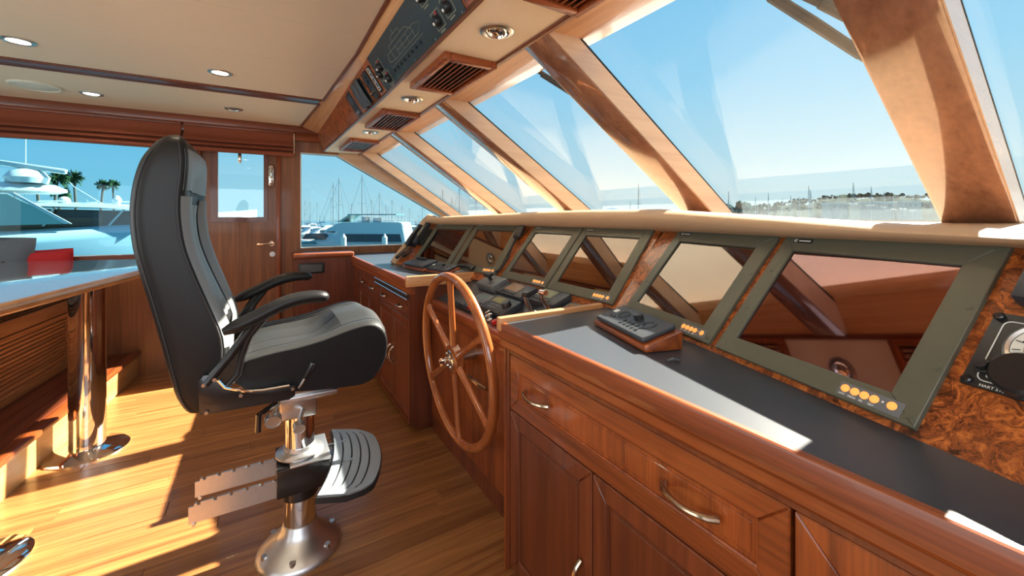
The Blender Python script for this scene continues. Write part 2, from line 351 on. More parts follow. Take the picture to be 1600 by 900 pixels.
# the side door
door = MB(); Y0, Y1 = 4.515, 4.56
for r in (rect(-0.46, 0.105, 0.0, 1.30), rect(-0.46, -0.346, 1.30, 2.02), rect(0.005, 0.105, 1.30, 2.02), rect(-0.346, 0.005, 1.95, 2.02)): xz(r, Y0, Y1, door)
door = door.build('door_1', WALLW, kind=S)
mb = MB()
for r in (rect(-0.40, 0.035, 1.262, 1.305), rect(-0.40, -0.348, 1.305, 1.95), rect(0.006, 0.035, 1.305, 1.95)): xz(r, 4.500, 4.516, mb)
mb.build('window_frame', DZ, door)
MB().bb(-0.346, 0.005, 4.53, 4.54, 1.30, 1.95).build('pane', GLASSD, door)
mb = MB().cyl((0.072, 4.515, 1.055), (0.072, 4.503, 1.055), 0.026, n=24).cyl((0.072, 4.505, 1.055), (0.072, 4.462, 1.055), 0.010)
mb.tube([(0.072, 4.462, 1.055), (0.05, 4.46, 1.056), (-0.03, 4.462, 1.056), (-0.046, 4.468, 1.055)], [0.011, 0.0105, 0.009, 0.008], 10)
mb.build('door_handle', CHROME, door)
MB().cyl((0.076, 4.515, 0.955), (0.076, 4.503, 0.955), 0.024, n=24).cyl((0.076, 4.503, 0.955), (0.076, 4.497, 0.955), 0.012).build('keyhole_plate', STEEL, door)
mb = MB().bb(0.045, 0.088, 4.500, 4.516, 1.60, 1.80, bev=0.006).cyl((0.066, 4.50, 1.74), (0.066, 4.47, 1.74), 0.012).tube([(0.066, 4.475, 1.77), (0.064, 4.462, 1.70), (0.058, 4.466, 1.625)], [0.012, 0.013, 0.008], 8)
mb.build('door_latch', CHROME, door)
mb = MB().bb(-0.195, -0.168, 4.49, 4.516, 1.80, 1.90, bev=0.004).bb(-0.19, -0.173, 4.475, 4.492, 1.795, 1.82, bev=0.003); mb.build('coat_hook', NICKEL, door)

# roof, starboard wall, aft wall
MB().bb(-3.2, 1.04, -1.12, 4.6, 2.19, 2.32).build('ceiling', SEAM, kind=S)
ceiling = bpy.data.objects['ceiling']
mb = MB()
for r in (rect(-3.2, 1.2, -0.1, 1.02), rect(-3.2, -2.6, 1.02, 2.3), rect(0.55, 0.9, 1.02, 2.2), rect(-2.6, 0.55, 1.90, 2.3)): xz(r, -1.12, -1.02, mb)
mb.build('wall_starboard', WALLW, kind=S)
mb = MB()
for y0, y1, z0, z1 in ((-1.1, -0.1, -0.1, 2.3), (3.6, 4.6, -0.1, 2.3), (-0.1, 3.6, -0.1, 0.25), (-0.1, 3.6, 2.02, 2.3)): mb.bb(-3.3, -3.2, y0, y1, z0, z1)
mb.build('wall_aft', WALLW, kind=S)
MB().bb(1.93, 2.03, -1.12, 4.6, -0.1, 1.24).build('wall_forward', GEL, kind=S)

# headliner panels with open seams between them
ys = [-1.0, 0.44, 0.983, 1.528, 2.073, 2.62, 3.33]
for a, b in zip(ys, ys[1:]):
    xr = 0.405 if a > 2.2 else 0.42
    pts = [(-3.15, a + .0015, 2.17), (xr, a + .0015, 2.17), (xr if b < 3 else 0.375, b - .0015, 2.17), (-3.15, b - .0015, 2.17)]
    MB().prism(pts, (0, 0, 0.02), bev=0.001, seg=1).build('headliner_panel', CEIL, ceiling)
MB().prism([(-3.15, 3.475, 2.17), (0.362, 3.475, 2.17), (0.303, 4.405, 2.17), (-3.15, 4.405, 2.17)], (0, 0, 0.02), bev=0.001, seg=1).build('headliner_panel', CREAM, ceiling)
# varnished strips framing the panels
MB().prism([(-3.15, 3.335, 2.158), (0.36, 3.335, 2.158), (0.35, 3.47, 2.158), (-3.15, 3.47, 2.158)], (0, 0, 0.03), bev=0.004).build('trim_5', DX, kind=S)
mb = MB(); mb.tube([(0.423, -1, 2.166), (0.425, 2.3, 2.166), (0.38, 3.33, 2.166)], 0.009, 8); mb.tube([(0.366, 3.46, 2.166), (0.303, 4.41, 2.166)], 0.009, 8); mb.tube([(-3.15, 3.332, 2.166), (0.38, 3.332, 2.166)], 0.007, 8)
mb.build('trim_6', DY, kind=S)
mb = MB()
for (A, B) in (((-1.0, 0.425, 0.455), (2.3, 0.428, 0.455)), ((2.3, 0.428, 0.455), (4.42, 0.306, 0.456))):
    mb.loft([[(A[1], A[0], 2.172), (A[2], A[0], 2.115), (A[2] + 0.03, A[0], 2.15), (A[1], A[0], 2.19)], [(B[1], B[0], 2.172), (B[2], B[0], 2.115), (B[2] + 0.03, B[0], 2.15), (B[1], B[0], 2.19)]])
mb.build('trim_7', LWY, kind=S)

# overhead console: burl fascia and cream soffit
MB().loft([[(0.455, yy, 2.115), (0.56 - dx, yy, 1.955), (0.58 - dx, yy, 1.958), (0.60, yy, 2.18), (0.47, yy, 2.16)] for yy, dx in ((-1.0, 0.0), (2.3, 0.0), (4.46, 0.045))]).build('trim_8', BURL, kind=S)
mb = MB().loft([[(0.56 - dx, yy, 1.953), (0.845, yy, 1.953), (0.845, yy, 1.985), (0.57 - dx, yy, 1.985)] for yy, dx in ((-1.0, 0.0), (2.3, 0.0), (4.46, 0.045))])
soffit = mb.build('trim_9', CREAM, kind=S)
MB().loft([[(0.552 - dx, yy, 1.965), (0.552 - dx, yy, 1.949), (0.566 - dx, yy, 1.949), (0.566 - dx, yy, 1.965)] for yy, dx in ((-1.0, 0.0), (2.3, 0.0), (4.46, 0.045))]).build('edge_bead', DY, soffit)
MB().bb(0.838, 0.862, -1.0, 4.48, 1.945, 1.98, bev=0.004).build('trim_10', DY, kind=S)
MB().prism([(0.862, -1.0, 1.956), (1.075, -1.0, 1.962), (1.02, -1.0, 2.02), (0.862, -1.0, 2.02)], (0, 5.5, 0)).build('trim_11', LWY, kind=S)
MB().prism([(0.6, -1.1, 2.0), (1.02, -1.1, 2.0), (0.95, -1.1, 2.2), (0.6, -1.1, 2.2)], (0, 5.68, 0)).build('trim_12', GEL, kind=S)
# raked windscreen mullions and panes
MY = [(4.36, 4.50), (3.13, 3.285), (2.15, 2.305), (1.175, 1.33), (0.265, 0.425), (-0.72, -0.565)]
for i, (y0, y1) in enumerate(MY):
    m = MB().prism([(0.794, y0, 1.985), (0.965, y0, 1.985), (2.083, y0, 1.25), (1.9126, y0, 1.25)], (0, y1 - y0, 0), bev=0.008, seg=2).build('trim_%d' % (13 + i), MULL, kind=S)
    MB().prism([(0.960, y0 - 0.003, 1.988), (0.970, y0 - 0.003, 1.988), (2.085, y0 - 0.003, 1.253), (2.075, y0 - 0.003, 1.253)], (0, y1 - y0 + 0.006, 0)).build('glazing_gasket', BLACK, m)
    MB().prism([(0.822, y0 - 0.002, 1.972), (0.958, y0 - 0.002, 1.985), (2.073, y0 - 0.002, 1.255), (1.925, y0 - 0.002, 1.25)], (0, 0.01, 0)).build('side_veneer', SIDELIT, m)  # added board, its pale colour stands in for light on this side
for i in range(5):
    y0, y1 = MY[i + 1][1] - 0.004, MY[i][0] + 0.004
    MB().prism([(0.975, y0, 1.985), (0.985, y0, 1.985), (2.10, y0, 1.252), (2.09, y0, 1.252)], (0, y1 - y0, 0)).build('window_%d' % (3 + i), GLASS, kind=S)
MB().prism([(2.0, -1.0, 1.17), (2.16, -1.0, 1.17), (2.12, -1.0, 1.26), (2.0, -1.0, 1.29)], (0, 5.5, 0)).build('trim_19', GEL, kind=S)

# flared front of the deck above, overhanging the windscreen
MB().prism([(1.02, -1.1, 2.06), (1.95, -1.1, 2.86), (1.90, -1.1, 2.92), (0.95, -1.1, 2.20)], (0, 5.7, 0)).build('trim_20', VISOR, kind=S)

# ================================================================== DASH
d_ = {}
TIL = radians(40)
def wing(px, py, dx, dy):
    d = Vector((dx, dy, 0)).normalized(); nh = Vector((d.y, -d.x, 0)); w = nh * sin(TIL) + Vector((0, 0, cos(TIL)))
    # local frame: x towards the right of someone facing it (-d), y up the slope, z out of the face
    return frame((px, py, 0.93), -d, w), d, nh, w
FR, dR, nR, wR = wing(1.06, 0.676, 0.276, 0.961)
FC, dC, nC, wC = wing(1.22, 1.70, 0, 1)
FL, dL, nL, wL = wing(1.06, 2.764, -0.267, 0.964)
dash = thing('helm_dash', 'long burl veneered instrument dash with padded tan brow under the windscreen', 'dashboard', (1.4, 1.72, 0.93))
def slab(F, x0, x1, y0, y1, z0, z1, mb=None, bev=0): 
    mb = mb or MB(); mb.bb(x0, x1, y0, y1, z0, z1, bev=bev, M=F); return mb
slab(FR, -0.60, 0.95, -0.03, 0.44, -0.03, 0).build('burl_panel', BURL, dash)
slab(FC, -0.53, 0.50, -0.03, 0.44, -0.03, 0).build('burl_panel', BURL, dash)
slab(FL, -0.60, 0.62, -0.03, 0.44, -0.03, 0).build('burl_panel', BURL, dash)
TOP = [(1.083, -0.24, 1.262), (1.20, 0.16, 1.275), (1.313, 0.60, 1.30), (1.47, 1.15, 1.332), (1.496, 1.25, 1.338), (1.50, 1.70, 1.342), (1.496, 2.17, 1.338), (1.47, 2.29, 1.334), (1.30, 2.92, 1.316), (1.20, 3.28, 1.305)]
def brow_ring(i):
    x, y, zt = TOP[i]; a = Vector(TOP[max(i - 1, 0)][:2]); b = Vector(TOP[min(i + 1, len(TOP) - 1)][:2]); t = (b - a).normalized(); n = Vector((t.y, -t.x)); th = zt - 1.25
    prof = [(0.03, 1.225), (-0.01, 1.243), (-0.045, 1.25), (-0.062, 1.25 + th * 0.25), (-0.066, 1.25 + th * 0.5), (-0.052, 1.25 + th * 0.82), (-0.02, zt - 0.002), (0.03, zt), (0.12, zt - 0.005)]
    return [(x + n.x * p, y + n.y * p, z) for p, z in prof] 
mb = MB(); mb.loft([brow_ring(i) for i in range(len(TOP))], caps=True); mb.build('padded_brow', TAN, dash, ang=60)
mb = MB()
back = [(2.0, y) for _, y, _ in TOP]
mb.loft([[(x + 0.0, y, z - 0.02), (x + 0.02, y, z - 0.004), (1.925, y if i else -1.0, 1.285), (1.925, y if i else -1.0, 1.26), (x + 0.02, y, z - 0.05)] for i, (x, y, z) in enumerate(TOP)])
mb.prism([(1.2, 3.28, 1.29), (1.925, 3.28, 1.27), (1.925, 4.36, 1.2), (1.8, 4.36, 1.2), (1.3, 3.42, 1.25)], (0, 0, -0.03))
mb.build('dash_top', TAN, dash)
# padded edge that rolls down the far end of the dash
pth = []
for s_, w_, up in ((0.41, 0.42, 0.03), (0.49, 0.435, 0.03), (0.525, 0.41, 0.02), (0.545, 0.35, 0.0), (0.565, 0.22, 0.0), (0.585, 0.08, 0.0), (0.592, 0.0, 0.0)):
    pth.append(Vector((1.06, 2.764, 0.93)) + dL * s_ + wL * w_ + Vector((0, 0, up)) - nL * 0.005)
mb = MB(); mb.tube(pth, [0.034, 0.036, 0.036, 0.036, 0.036, 0.036, 0.03], 12); mb.build('padded_end_roll', TAN, dash, ang=60)
mb = MB(); q = [Vector((1.06, 2.764, 0.93)) + dL * 0.60 + wL * a - Vector((0, 0, b)) for a, b in ((0.0, 0.0), (0.44, 0.0))]
mb.prism([q[0], q[1], (1.92, q[1].y, 1.25), (1.92, q[0].y, 0.93)], (0.0, 0.02, 0)); mb.build('dash_end_panel', TAN, dash)
for a, b in ((0.43, 0.41),): pass

# six displays let into the dash
def display(F, cx, label, coated=False, yb=0.012):
    W, H = 0.456, 0.405
    M = F @ Matrix.Translation((cx, yb, 0.0))
    t = thing('chart_display', label, 'display', M, 'flush displays in the dash')
    iw, il, ib, it = 0.355, -0.171, 0.047, 0.343
    mb = MB()
    mb.prism([(-W / 2, 0, 0), (W / 2, 0, 0), (W / 2, H, 0), (-W / 2, H, 0)], (0, 0, 0.002))
    # bezel as a mitred frame around the opening
    o = [(-W / 2, 0), (W / 2, 0), (W / 2, H), (-W / 2, H)]; n_ = [(-0.184, ib), (0.176, ib), (0.176, it), (-0.184, it)]
    for i in range(4):
        a, b = o[i], o[(i + 1) % 4]; c, e = n_[(i + 1) % 4], n_[i]
        mb.prism([(*a, 0.0), (*b, 0.0), (*c, 0.0), (*e, 0.0)], (0, 0, 0.011), bev=0.0012, seg=1)
    mb.build('bezel', BEZEL, t, local=True)
    MB().bb(-0.184, 0.176, ib, it, 0.001, 0.0045).build('screen', SCREENP if coated else SCREEN, t, local=True)
    for (x, y_) in ((-.206, .02), (.214, .018), (.216, .12), (.216, .25), (-.21, .14), (-.21, .27), (-.215, .385), (.215, .385)): MB().cyl((x, y_, 0.011), (x, y_, 0.0122), 0.006, n=12).build('screw_cap', BEZEL, t, local=True)
    p = MB().bb(0.096, 0.204, 0.006, 0.035, 0.010, 0.0118, bev=0.0005, seg=1).build('key_strip', MGREY, t, local=True)
    for k in range(5):
        kx = (0.108, 0.1255, 0.1425, 0.1595, 0.188)[k]
        MB().lathe([(0.0078, 0), (0.0078, 0.0012), (0.0055, 0.002), (0, 0.0022)], M=Matrix.Translation((kx, 0.0225, 0.0117)), n=14).build('key', BTN, p, local=True)
    for tx, kx, sz in (('EXIT', 0.1015, 0.0052), ('MENU', 0.1175, 0.0052), ('SEL', 0.1375, 0.0052), ('SELF', 0.1535, 0.0052)):
        text(tx, sz, WHITE, p, Matrix.Translation((kx, 0.0085, 0.0119)))
    MB().ball((0.173, 0.0235, 0.012), (0.002, 0.002, 0.001), n=6).build('indicator', WHITE, p, local=True)
    b = MB().bb(-0.198, -0.142, 0.370, 0.384, 0.010, 0.0116, bev=0.0005, seg=1).build('maker_badge', BLACK, t, local=True)
    mb = MB().tube([(-0.190 + 0.0045 * cos(a), 0.377 + 0.0045 * sin(a), 0.0119) for a in [0.6 + k * 0.5 for k in range(11)]], 0.0008, 5).bb(-0.191, -0.187, 0.376, 0.378, 0.0115, 0.012)
    mb.bb(-0.181, -0.148, 0.3752, 0.3788, 0.0112, 0.0119)
    mb.build('badge_print', WHITE, b, local=True)
    return t
display(FR, 0.22, 'large flush display nearest the camera, left of the black gauge panel, pinkish reflection', True)
display(FR, -0.262, 'flush display behind the keypad on its wooden wedge, right wing of the dash')
display(FC, 0.240, 'flush display behind the chrome throttle levers, right one of the centre pair')
display(FC, -0.228, 'flush display behind the instrument pod, left one of the centre pair')
display(FL, 0.345, 'flush display left of the hanging black microphone, right one on the far wing', yb=0.02)
display(FL, -0.130, 'flush display at the far end of the dash beside the two handsets', yb=0.02)

# ================================================================== CABINETS AND WORKTOPS
def panel_front(mb, y0, y1, z0, z1, xf, inset=0.055, depth=0.008, th=0.02):
    # framed front facing -x: four mitred rails round a sunk field with a raised bead
    o = [(y0, z0), (y1, z0), (y1, z1), (y0, z1)]; i_ = [(y0 + inset, z0 + inset), (y1 - inset, z0 + inset), (y1 - inset, z1 - inset), (y0 + inset, z1 - inset)]
    for k in range(4):
        a, b = o[k], o[(k + 1) % 4]; c, e = i_[(k + 1) % 4], i_[k]
        mb.prism([(xf, *a), (xf, *b), (xf, *c), (xf, *e)], (th, 0, 0), bev=0.0025, seg=1)
    return (i_[0][0], i_[1][0], i_[0][1], i_[2][1])
def field(y0, y1, z0, z1, xf, depth=0.008):
    mb = MB(); mb.bb(xf + depth, xf + depth + 0.01, y0 - 0.003, y1 + 0.003, z0 - 0.003, z1 + 0.003)
    for a, b in (((y0, z0), (y1, z0)), ((y1, z0), (y1, z1)), ((y1, z1), (y0, z1)), ((y0, z1), (y0, z0))):
        mb.tube([(xf + depth - 0.001, *a), (xf + depth - 0.001, *b)], 0.0045, 6)
    e = 0.014
    if min(y1 - y0, z1 - z0) > 0.06:
        mb.bb(xf + depth - 0.003, xf + depth + 0.004, y0 + e, y1 - e, z0 + e, z1 - e, bev=0.002, seg=1)
    return mb
def pull(parent, x, y, z, L, vertical=False, out=0.03):
    pts = []; rr = []
    for k in range(11):
        a = k / 10; u = (a - 0.5) * L; o_ = out * sin(pi * a) ** 0.6 if 0 < a < 1 else 0.0
        pts.append((x - o_, y, z + u) if vertical else (x - o_, y + u, z)); rr.append(0.0085 - 0.003 * sin(pi * a))
    return MB().tube(pts, rr, 10).build('handle', NICKEL, parent)
def front(kind_, parent, y0, y1, z0, z1, xf, mat, inset=0.055, fieldmat=None):
    mb = MB(); r = panel_front(mb, y0, y1, z0, z1, xf, inset); o = mb.build(kind_, mat, parent)
    field(*r, xf).build('field_panel', fieldmat or mat, o); return o
def edge_trim(y0, y1, x=0.72):
    return [[(x + a, yy, z) for a, z in ((0.045, 0.925), (0.012, 0.925), (0.011, 0.931), (0.000, 0.931), (-0.004, 0.929), (-0.006, 0.924), (-0.006, 0.882), (-0.003, 0.875), (0.003, 0.871), (0.003, 0.850), (0.006, 0.844), (0.012, 0.840), (0.045, 0.840))] for yy in (y0, y1)]

# near unit
nc = thing('base_cabinet', 'teak base cabinet in the right foreground with wide drawer over panelled doors', 'cabinet', (0.95, 0.15, 0.0))
mb = MB().bb(0.765, 1.25, -1.0, 1.262, 0.07, 0.895).bb(0.80, 1.2, -1.0, 1.24, 0.0, 0.08)
for y0, y1 in ((1.242, 1.268),): mb.bb(0.738, 0.77, y0, y1, 0.07, 0.845)
mb.bb(0.7392, 0.77, -1.0, 1.26, 0.826, 0.846)
mb.build('body', DZ, nc)
dr = front('drawer', nc, 0.345, 1.240, 0.632, 0.823, 0.74, WY, 0.052, WZ)
pull(dr, 0.738, 1.075, 0.728, 0.125); pull(dr, 0.738, 0.53, 0.728, 0.125)
for y0, y1, hy in ((0.822, 1.240, 0.862), (0.345, 0.818, 0.78)):
    d = front('cabinet_door', nc, y0, y1, 0.08, 0.628, 0.74, DZ, 0.05); pull(d, 0.738, hy, 0.31, 0.12, True)
d = front('cabinet_door', nc, -0.13, 0.338, 0.08, 0.823, 0.74, WZ, 0.07); pull(d, 0.738, 0.29, 0.4, 0.12, True)
d = front('cabinet_door', nc, -0.60, -0.134, 0.08, 0.823, 0.74, WZ, 0.07)
nw = MB().prism([(0.7315, -1.0, 0.905), (0.7315, 1.262, 0.905), (1.25, 1.262, 0.905), (1.25, 0.5, 0.905), (0.96, -1.0, 0.905)], (0, 0, 0.0245)).build('worktop', LAM, label='charcoal laminate worktop with teak edge in the right foreground', cat='worktop')
tn = MB().loft(edge_trim(-1.0, 1.278)).build('edge_trim', WY, nw, ang=22)
MB().bb(0.7105, 1.195, 1.256, 1.288, 0.90, 0.948, bev=0.006).build('fiddle_rail', LWX, nw)
MB().bb(0.735, 1.2, 1.262, 1.272, 0.05, 0.905).build('end_panel', WZ, nw)

# far unit
fc = thing('base_cabinet', 'teak base cabinet at the far end behind the helm seat cushion, drawers over doors', 'cabinet', (0.95, 3.3, 0.0))
mb = MB().bb(0.778, 1.35, 2.435, 4.44, 0.06, 0.895).bb(0.82, 1.3, 2.46, 4.44, 0.0, 0.07)
mb.bb(0.752, 0.785, 2.43, 2.462, 0.05, 0.845, bev=0.003).bb(0.752, 0.785, 3.206, 3.246, 0.05, 0.845).bb(0.752, 0.785, 3.96, 4.205, 0.05, 0.845)
mb.bb(0.7532, 0.785, 2.44, 4.2, 0.788, 0.846).bb(0.7532, 0.785, 2.44, 4.2, 0.052, 0.072)
mb.build('body', DZ, fc)
for y0, y1 in ((2.466, 3.203), (3.25, 3.957)):
    d = front('drawer', fc, y0, y1, 0.684, 0.785, 0.755, DY, 0.026)
    pull(d, 0.753, y0 + 0.16, 0.738, 0.09, out=0.024); pull(d, 0.753, y1 - 0.16, 0.738, 0.09, out=0.024)
for y0, y1, hy in ((2.466, 2.832, 2.80), (2.836, 3.203, 2.87), (3.25, 3.60, 3.57), (3.604, 3.957, 3.64)):
    d = front('cabinet_door', fc, y0, y1, 0.076, 0.68, 0.755, DZ, 0.045); pull(d, 0.753, hy, 0.375, 0.11, True, 0.028)
p = MB().bb(0.742, 0.76, 2.45, 3.29, 0.805, 0.836, bev=0.002, seg=1).build('slide_out_tray', BLACK, fc)
MB().bb(0.738, 0.752, 2.45, 3.29, 0.832, 0.840, bev=0.002, seg=1).bb(0.738, 0.752, 2.45, 3.29, 0.800, 0.807, bev=0.002, seg=1).build('tray_edge', CHROME, p)
fw = MB().prism([(0.7465, 2.435, 0.905), (0.7465, 4.20, 0.905), (0.765, 4.20, 0.905), (0.765, 4.495, 0.905), (1.92, 4.495, 0.905), (1.92, 3.2, 0.905), (1.3, 3.0, 0.905), (1.3, 2.435, 0.905)], (0, 0, 0.024)).build('worktop', LAM, label='charcoal laminate worktop beside the window at the far end of the dash', cat='worktop')
MB().loft(edge_trim(2.418, 4.21, 0.735)).build('edge_trim', WY, fw, ang=22)
MB().bb(0.7255, 1.19, 2.408, 2.44, 0.885, 0.950, bev=0.006).build('fiddle_rail', LWX, fw)
MB().bb(0.75, 1.2, 2.425, 2.435, 0.05, 0.90).build('end_panel', DZ, fw)
# low cabinet against the port wall
lc = thing('side_cabinet', 'low teak cabinet between the door and the far worktop, small black vent in its front', 'cabinet', (0.49, 4.35, 0))
MB().bb(0.245, 0.777, 4.21, 4.495, 0.0, 0.925).build('body', DZ, lc)
MB().bb(0.232, 0.752, 4.188, 4.495, 0.925, 0.972, bev=0.012, seg=3).build('cap_rail', WX, lc)
v = MB().bb(0.275, 0.492, 4.198, 4.212, 0.785, 0.882, bev=0.006).build('air_vent', BLACK, lc)
for k in range(6): MB().bb(0.295, 0.47, 4.192, 4.20, 0.803 + k * 0.011, 0.808 + k * 0.011).build('vent_slat', MGREY, v)

# centre console with sloping instrument plate
cc = thing('centre_console', 'lower teak centre console behind the steering wheel, sloping charcoal instrument plate on top', 'console', (1.0, 1.85, 0))
MB().bb(0.892, 1.25, 1.275, 2.424, 0.0, 0.745).build('body', DZ, cc)
for k in range(6):
    y0 = 1.279 + k * 0.1905; MB().bb(0.884, 0.895, y0, y0 + 0.188, 0.10, 0.70, bev=0.002, seg=1).build('front_board', WZ, cc)
MB().bb(0.865, 0.915, 1.278, 2.42, 0.752, 0.806, bev=0.012, seg=3).build('front_rail', WY, cc)
MB().bb(0.88, 0.90, 1.278, 2.42, 0.70, 0.755, bev=0.003).build('lower_rail', WY, cc)
FI = frame((0.885, 1.85, 0.786), (0, -1, 0), (0.325, 0, 0.13))   # x to the near side, y up the slope, z out
MB().bb(-0.574, 0.574, 0.0, 0.37, -0.012, 0.0, M=FI).build('instrument_plate', DGREY, cc)
# chrome shut-off lever on its front
lv = MB().cyl((0.886, 1.62, 0.545), (0.872, 1.62, 0.545), 0.03, n=20).tube([(0.872, 1.62, 0.545), (0.84, 1.62, 0.545), (0.83, 1.66, 0.548), (0.83, 1.78, 0.55)], [0.012, 0.011, 0.011, 0.009], 10).bb(0.872, 0.884, 1.605, 1.635, 0.47, 0.64, bev=0.004)
lv.build('lever_plate', NICKEL, cc)
def inst(name, label, cat, y, t, w, h, th, group=None): return thing(name, label, cat, FI @ Matrix.Translation((1.85 - y, t, 0)), group)
def unit(name, label, cat, y, t, w, h, th, lcd, lcdrect, mat=DGREY, rot=0.0, bev=0.006):
    o = thing(name, label, cat, FI @ Matrix.Translation((1.85 - y, t, 0.001)) @ Matrix.Rotation(rot, 4, 'Z'))
    MB().bb(-w / 2, w / 2, -h / 2, h / 2, 0, th, bev=bev).build('housing', mat, o, local=True)
    x0, x1, y0, y1 = lcdrect
    b = MB().bb(x0 - 0.006, x1 + 0.006, y0 - 0.006, y1 + 0.006, th - 0.001, th + 0.0012, bev=0.001, seg=1).build('screen_surround', BLACK if mat is DGREY else MGREY, o, local=True)
    MB().bb(x0, x1, y0, y1, th, th + 0.0018).build('screen', lcd, b, local=True)
    return o
o = unit('autopilot_control', 'charcoal autopilot control with olive screen and black rotary knob, front of the pod', 'controller', 1.79, 0.145, 0.235, 0.125, 0.035, LCD, (-0.085, 0.02, 0.0, 0.045))
k = MB().lathe([(0.024, 0), (0.024, 0.018), (0.021, 0.024), (0, 0.024)], M=Matrix.Translation((0.075, 0.0, 0.035)), n=24).build('knob', BLACK, o, local=True)
for i in range(6): MB().bb(-0.05 + (i % 3) * 0.028, -0.03 + (i % 3) * 0.028, -0.03 - (i // 3) * 0.018, -0.018 - (i // 3) * 0.018, 0.034, 0.038, bev=0.002).build('key', MGREY, o, local=True)
o = unit('instrument_display', 'charcoal instrument display with brownish screen at the back of the pod', 'display', 1.85, 0.285, 0.25, 0.115, 0.035, LCDB, (-0.08, 0.05, -0.025, 0.042))
for i in range(5): MB().bb(-0.085 + i * 0.03, -0.065 + i * 0.03, -0.048, -0.036, 0.034, 0.039, bev=0.002).build('key', BLACK, o, local=True)
o = unit('instrument_display', 'charcoal instrument display with a row of keys, beside the throttle levers', 'display', 1.575, 0.30, 0.20, 0.115, 0.035, LCD, (-0.085, 0.03, -0.015, 0.045))
for i in range(5): MB().bb(-0.085 + i * 0.03, -0.068 + i * 0.03, -0.045, -0.031, 0.034, 0.039, bev=0.003).build('key', BLACK, o, local=True)
unit('instrument_display', 'small flush instrument display with brown screen near the teak fiddle rail', 'display', 1.385, 0.285, 0.15, 0.095, 0.012, LCDB, (-0.055, 0.055, -0.03, 0.03), MGREY)
unit('instrument_display', 'small grey framed instrument display seen through the wheel rim', 'display', 2.02, 0.165, 0.16, 0.085, 0.016, LCDG, (-0.055, 0.04, -0.025, 0.025), MGREY)
o = thing('joystick_control', 'grey joystick control box at the far back corner of the pod', 'controller', FI @ Matrix.Translation((1.85 - 2.12, 0.29, 0.001)))
MB().prism([(-0.1, -0.055, 0), (0.1, -0.055, 0), (0.1, 0.055, 0), (-0.1, 0.055, 0)], (0, 0, 0.045), bev=0.006).build('housing', MGREY, o, local=True)
MB().tube([(0.0, 0.0, 0.04), (0.0, -0.005, 0.075)], [0.012, 0.009], 10).bb(-0.03, 0.035, -0.025, 0.012, 0.072, 0.095, bev=0.008).build('joystick', BLACK, o, local=True)
MB().cyl((0.065, -0.03, 0.045), (0.065, -0.03, 0.055), 0.010, n=12).build('button', STEEL, o, local=True)
# throttles
th = thing('throttle_control', 'pair of chrome throttle levers with black grip knobs on the pod', 'throttle', FI @ Matrix.Translation((1.85 - 1.505, 0.185, 0)))
MB().bb(-0.06, 0.06, -0.04, 0.06, 0, 0.02, bev=0.008).build('base', DGREY, th, local=True)
for sx, sy, col in ((-0.036, -0.012, 0), (0.036, 0.03, 1)):
    l = MB().tube([(sx, sy, 0.015), (sx, sy - 0.006, 0.055), (sx - 0.003, sy - 0.008, 0.100), (sx + 0.002, sy - 0.004, 0.118)], [0.016, 0.010, 0.0095, 0.010], 12).cyl((sx, sy, 0.012), (sx, sy, 0.026), 0.02, n=16).build('lever', CHROME, th, local=True)
    MB().tube([(sx - 0.01, sy - 0.004, 0.118), (sx + 0.03, sy - 0.003, 0.120)], [0.0125, 0.0125], 12).build('grip', BLACK if col == 0 else CHROME, l, local=True)
# switch row and key switches at the front edge of the plate
sr = thing('switch_row', 'row of small black switches with one red button at the front lip of the pod', 'switches', FI @ Matrix.Translation((1.85 - 2.07, 0.06, 0.0)))
MB().bb(-0.10, 0.10, -0.02, 0.02, 0, 0.008, bev=0.002).build('plate', BLACK, sr, local=True)
for i in range(6): MB().cyl((-0.08 + i * 0.032, 0, 0.008), (-0.08 + i * 0.032, 0, 0.024), 0.009, n=12).build('switch', RED if i == 5 else DGREY, sr, local=True)
sr = thing('key_switch_block', 'chrome key switch beside a red engine button, corner of the pod by the near cabinet', 'switches', FI @ Matrix.Translation((1.85 - 1.72, 0.045, 0.0)))
MB().bb(-0.075, 0.08, -0.026, 0.03, 0, 0.01, bev=0.003).build('plate', BLACK, sr, local=True)
MB().cyl((-0.03, 0.01, 0.01), (-0.03, 0.01, 0.03), 0.018, n=18).bb(-0.034, -0.026, -0.004, 0.024, 0.03, 0.05, bev=0.002).build('ignition_key', CHROME, sr, local=True)
MB().cyl((0.045, -0.005, 0.01), (0.045, -0.005, 0.026), 0.014, n=16).build('red_button', RED, sr, local=True)
MB().cyl((0.005, -0.008, 0.01), (0.005, -0.008, 0.024), 0.013, n=16).build('button', STEEL, sr, local=True)

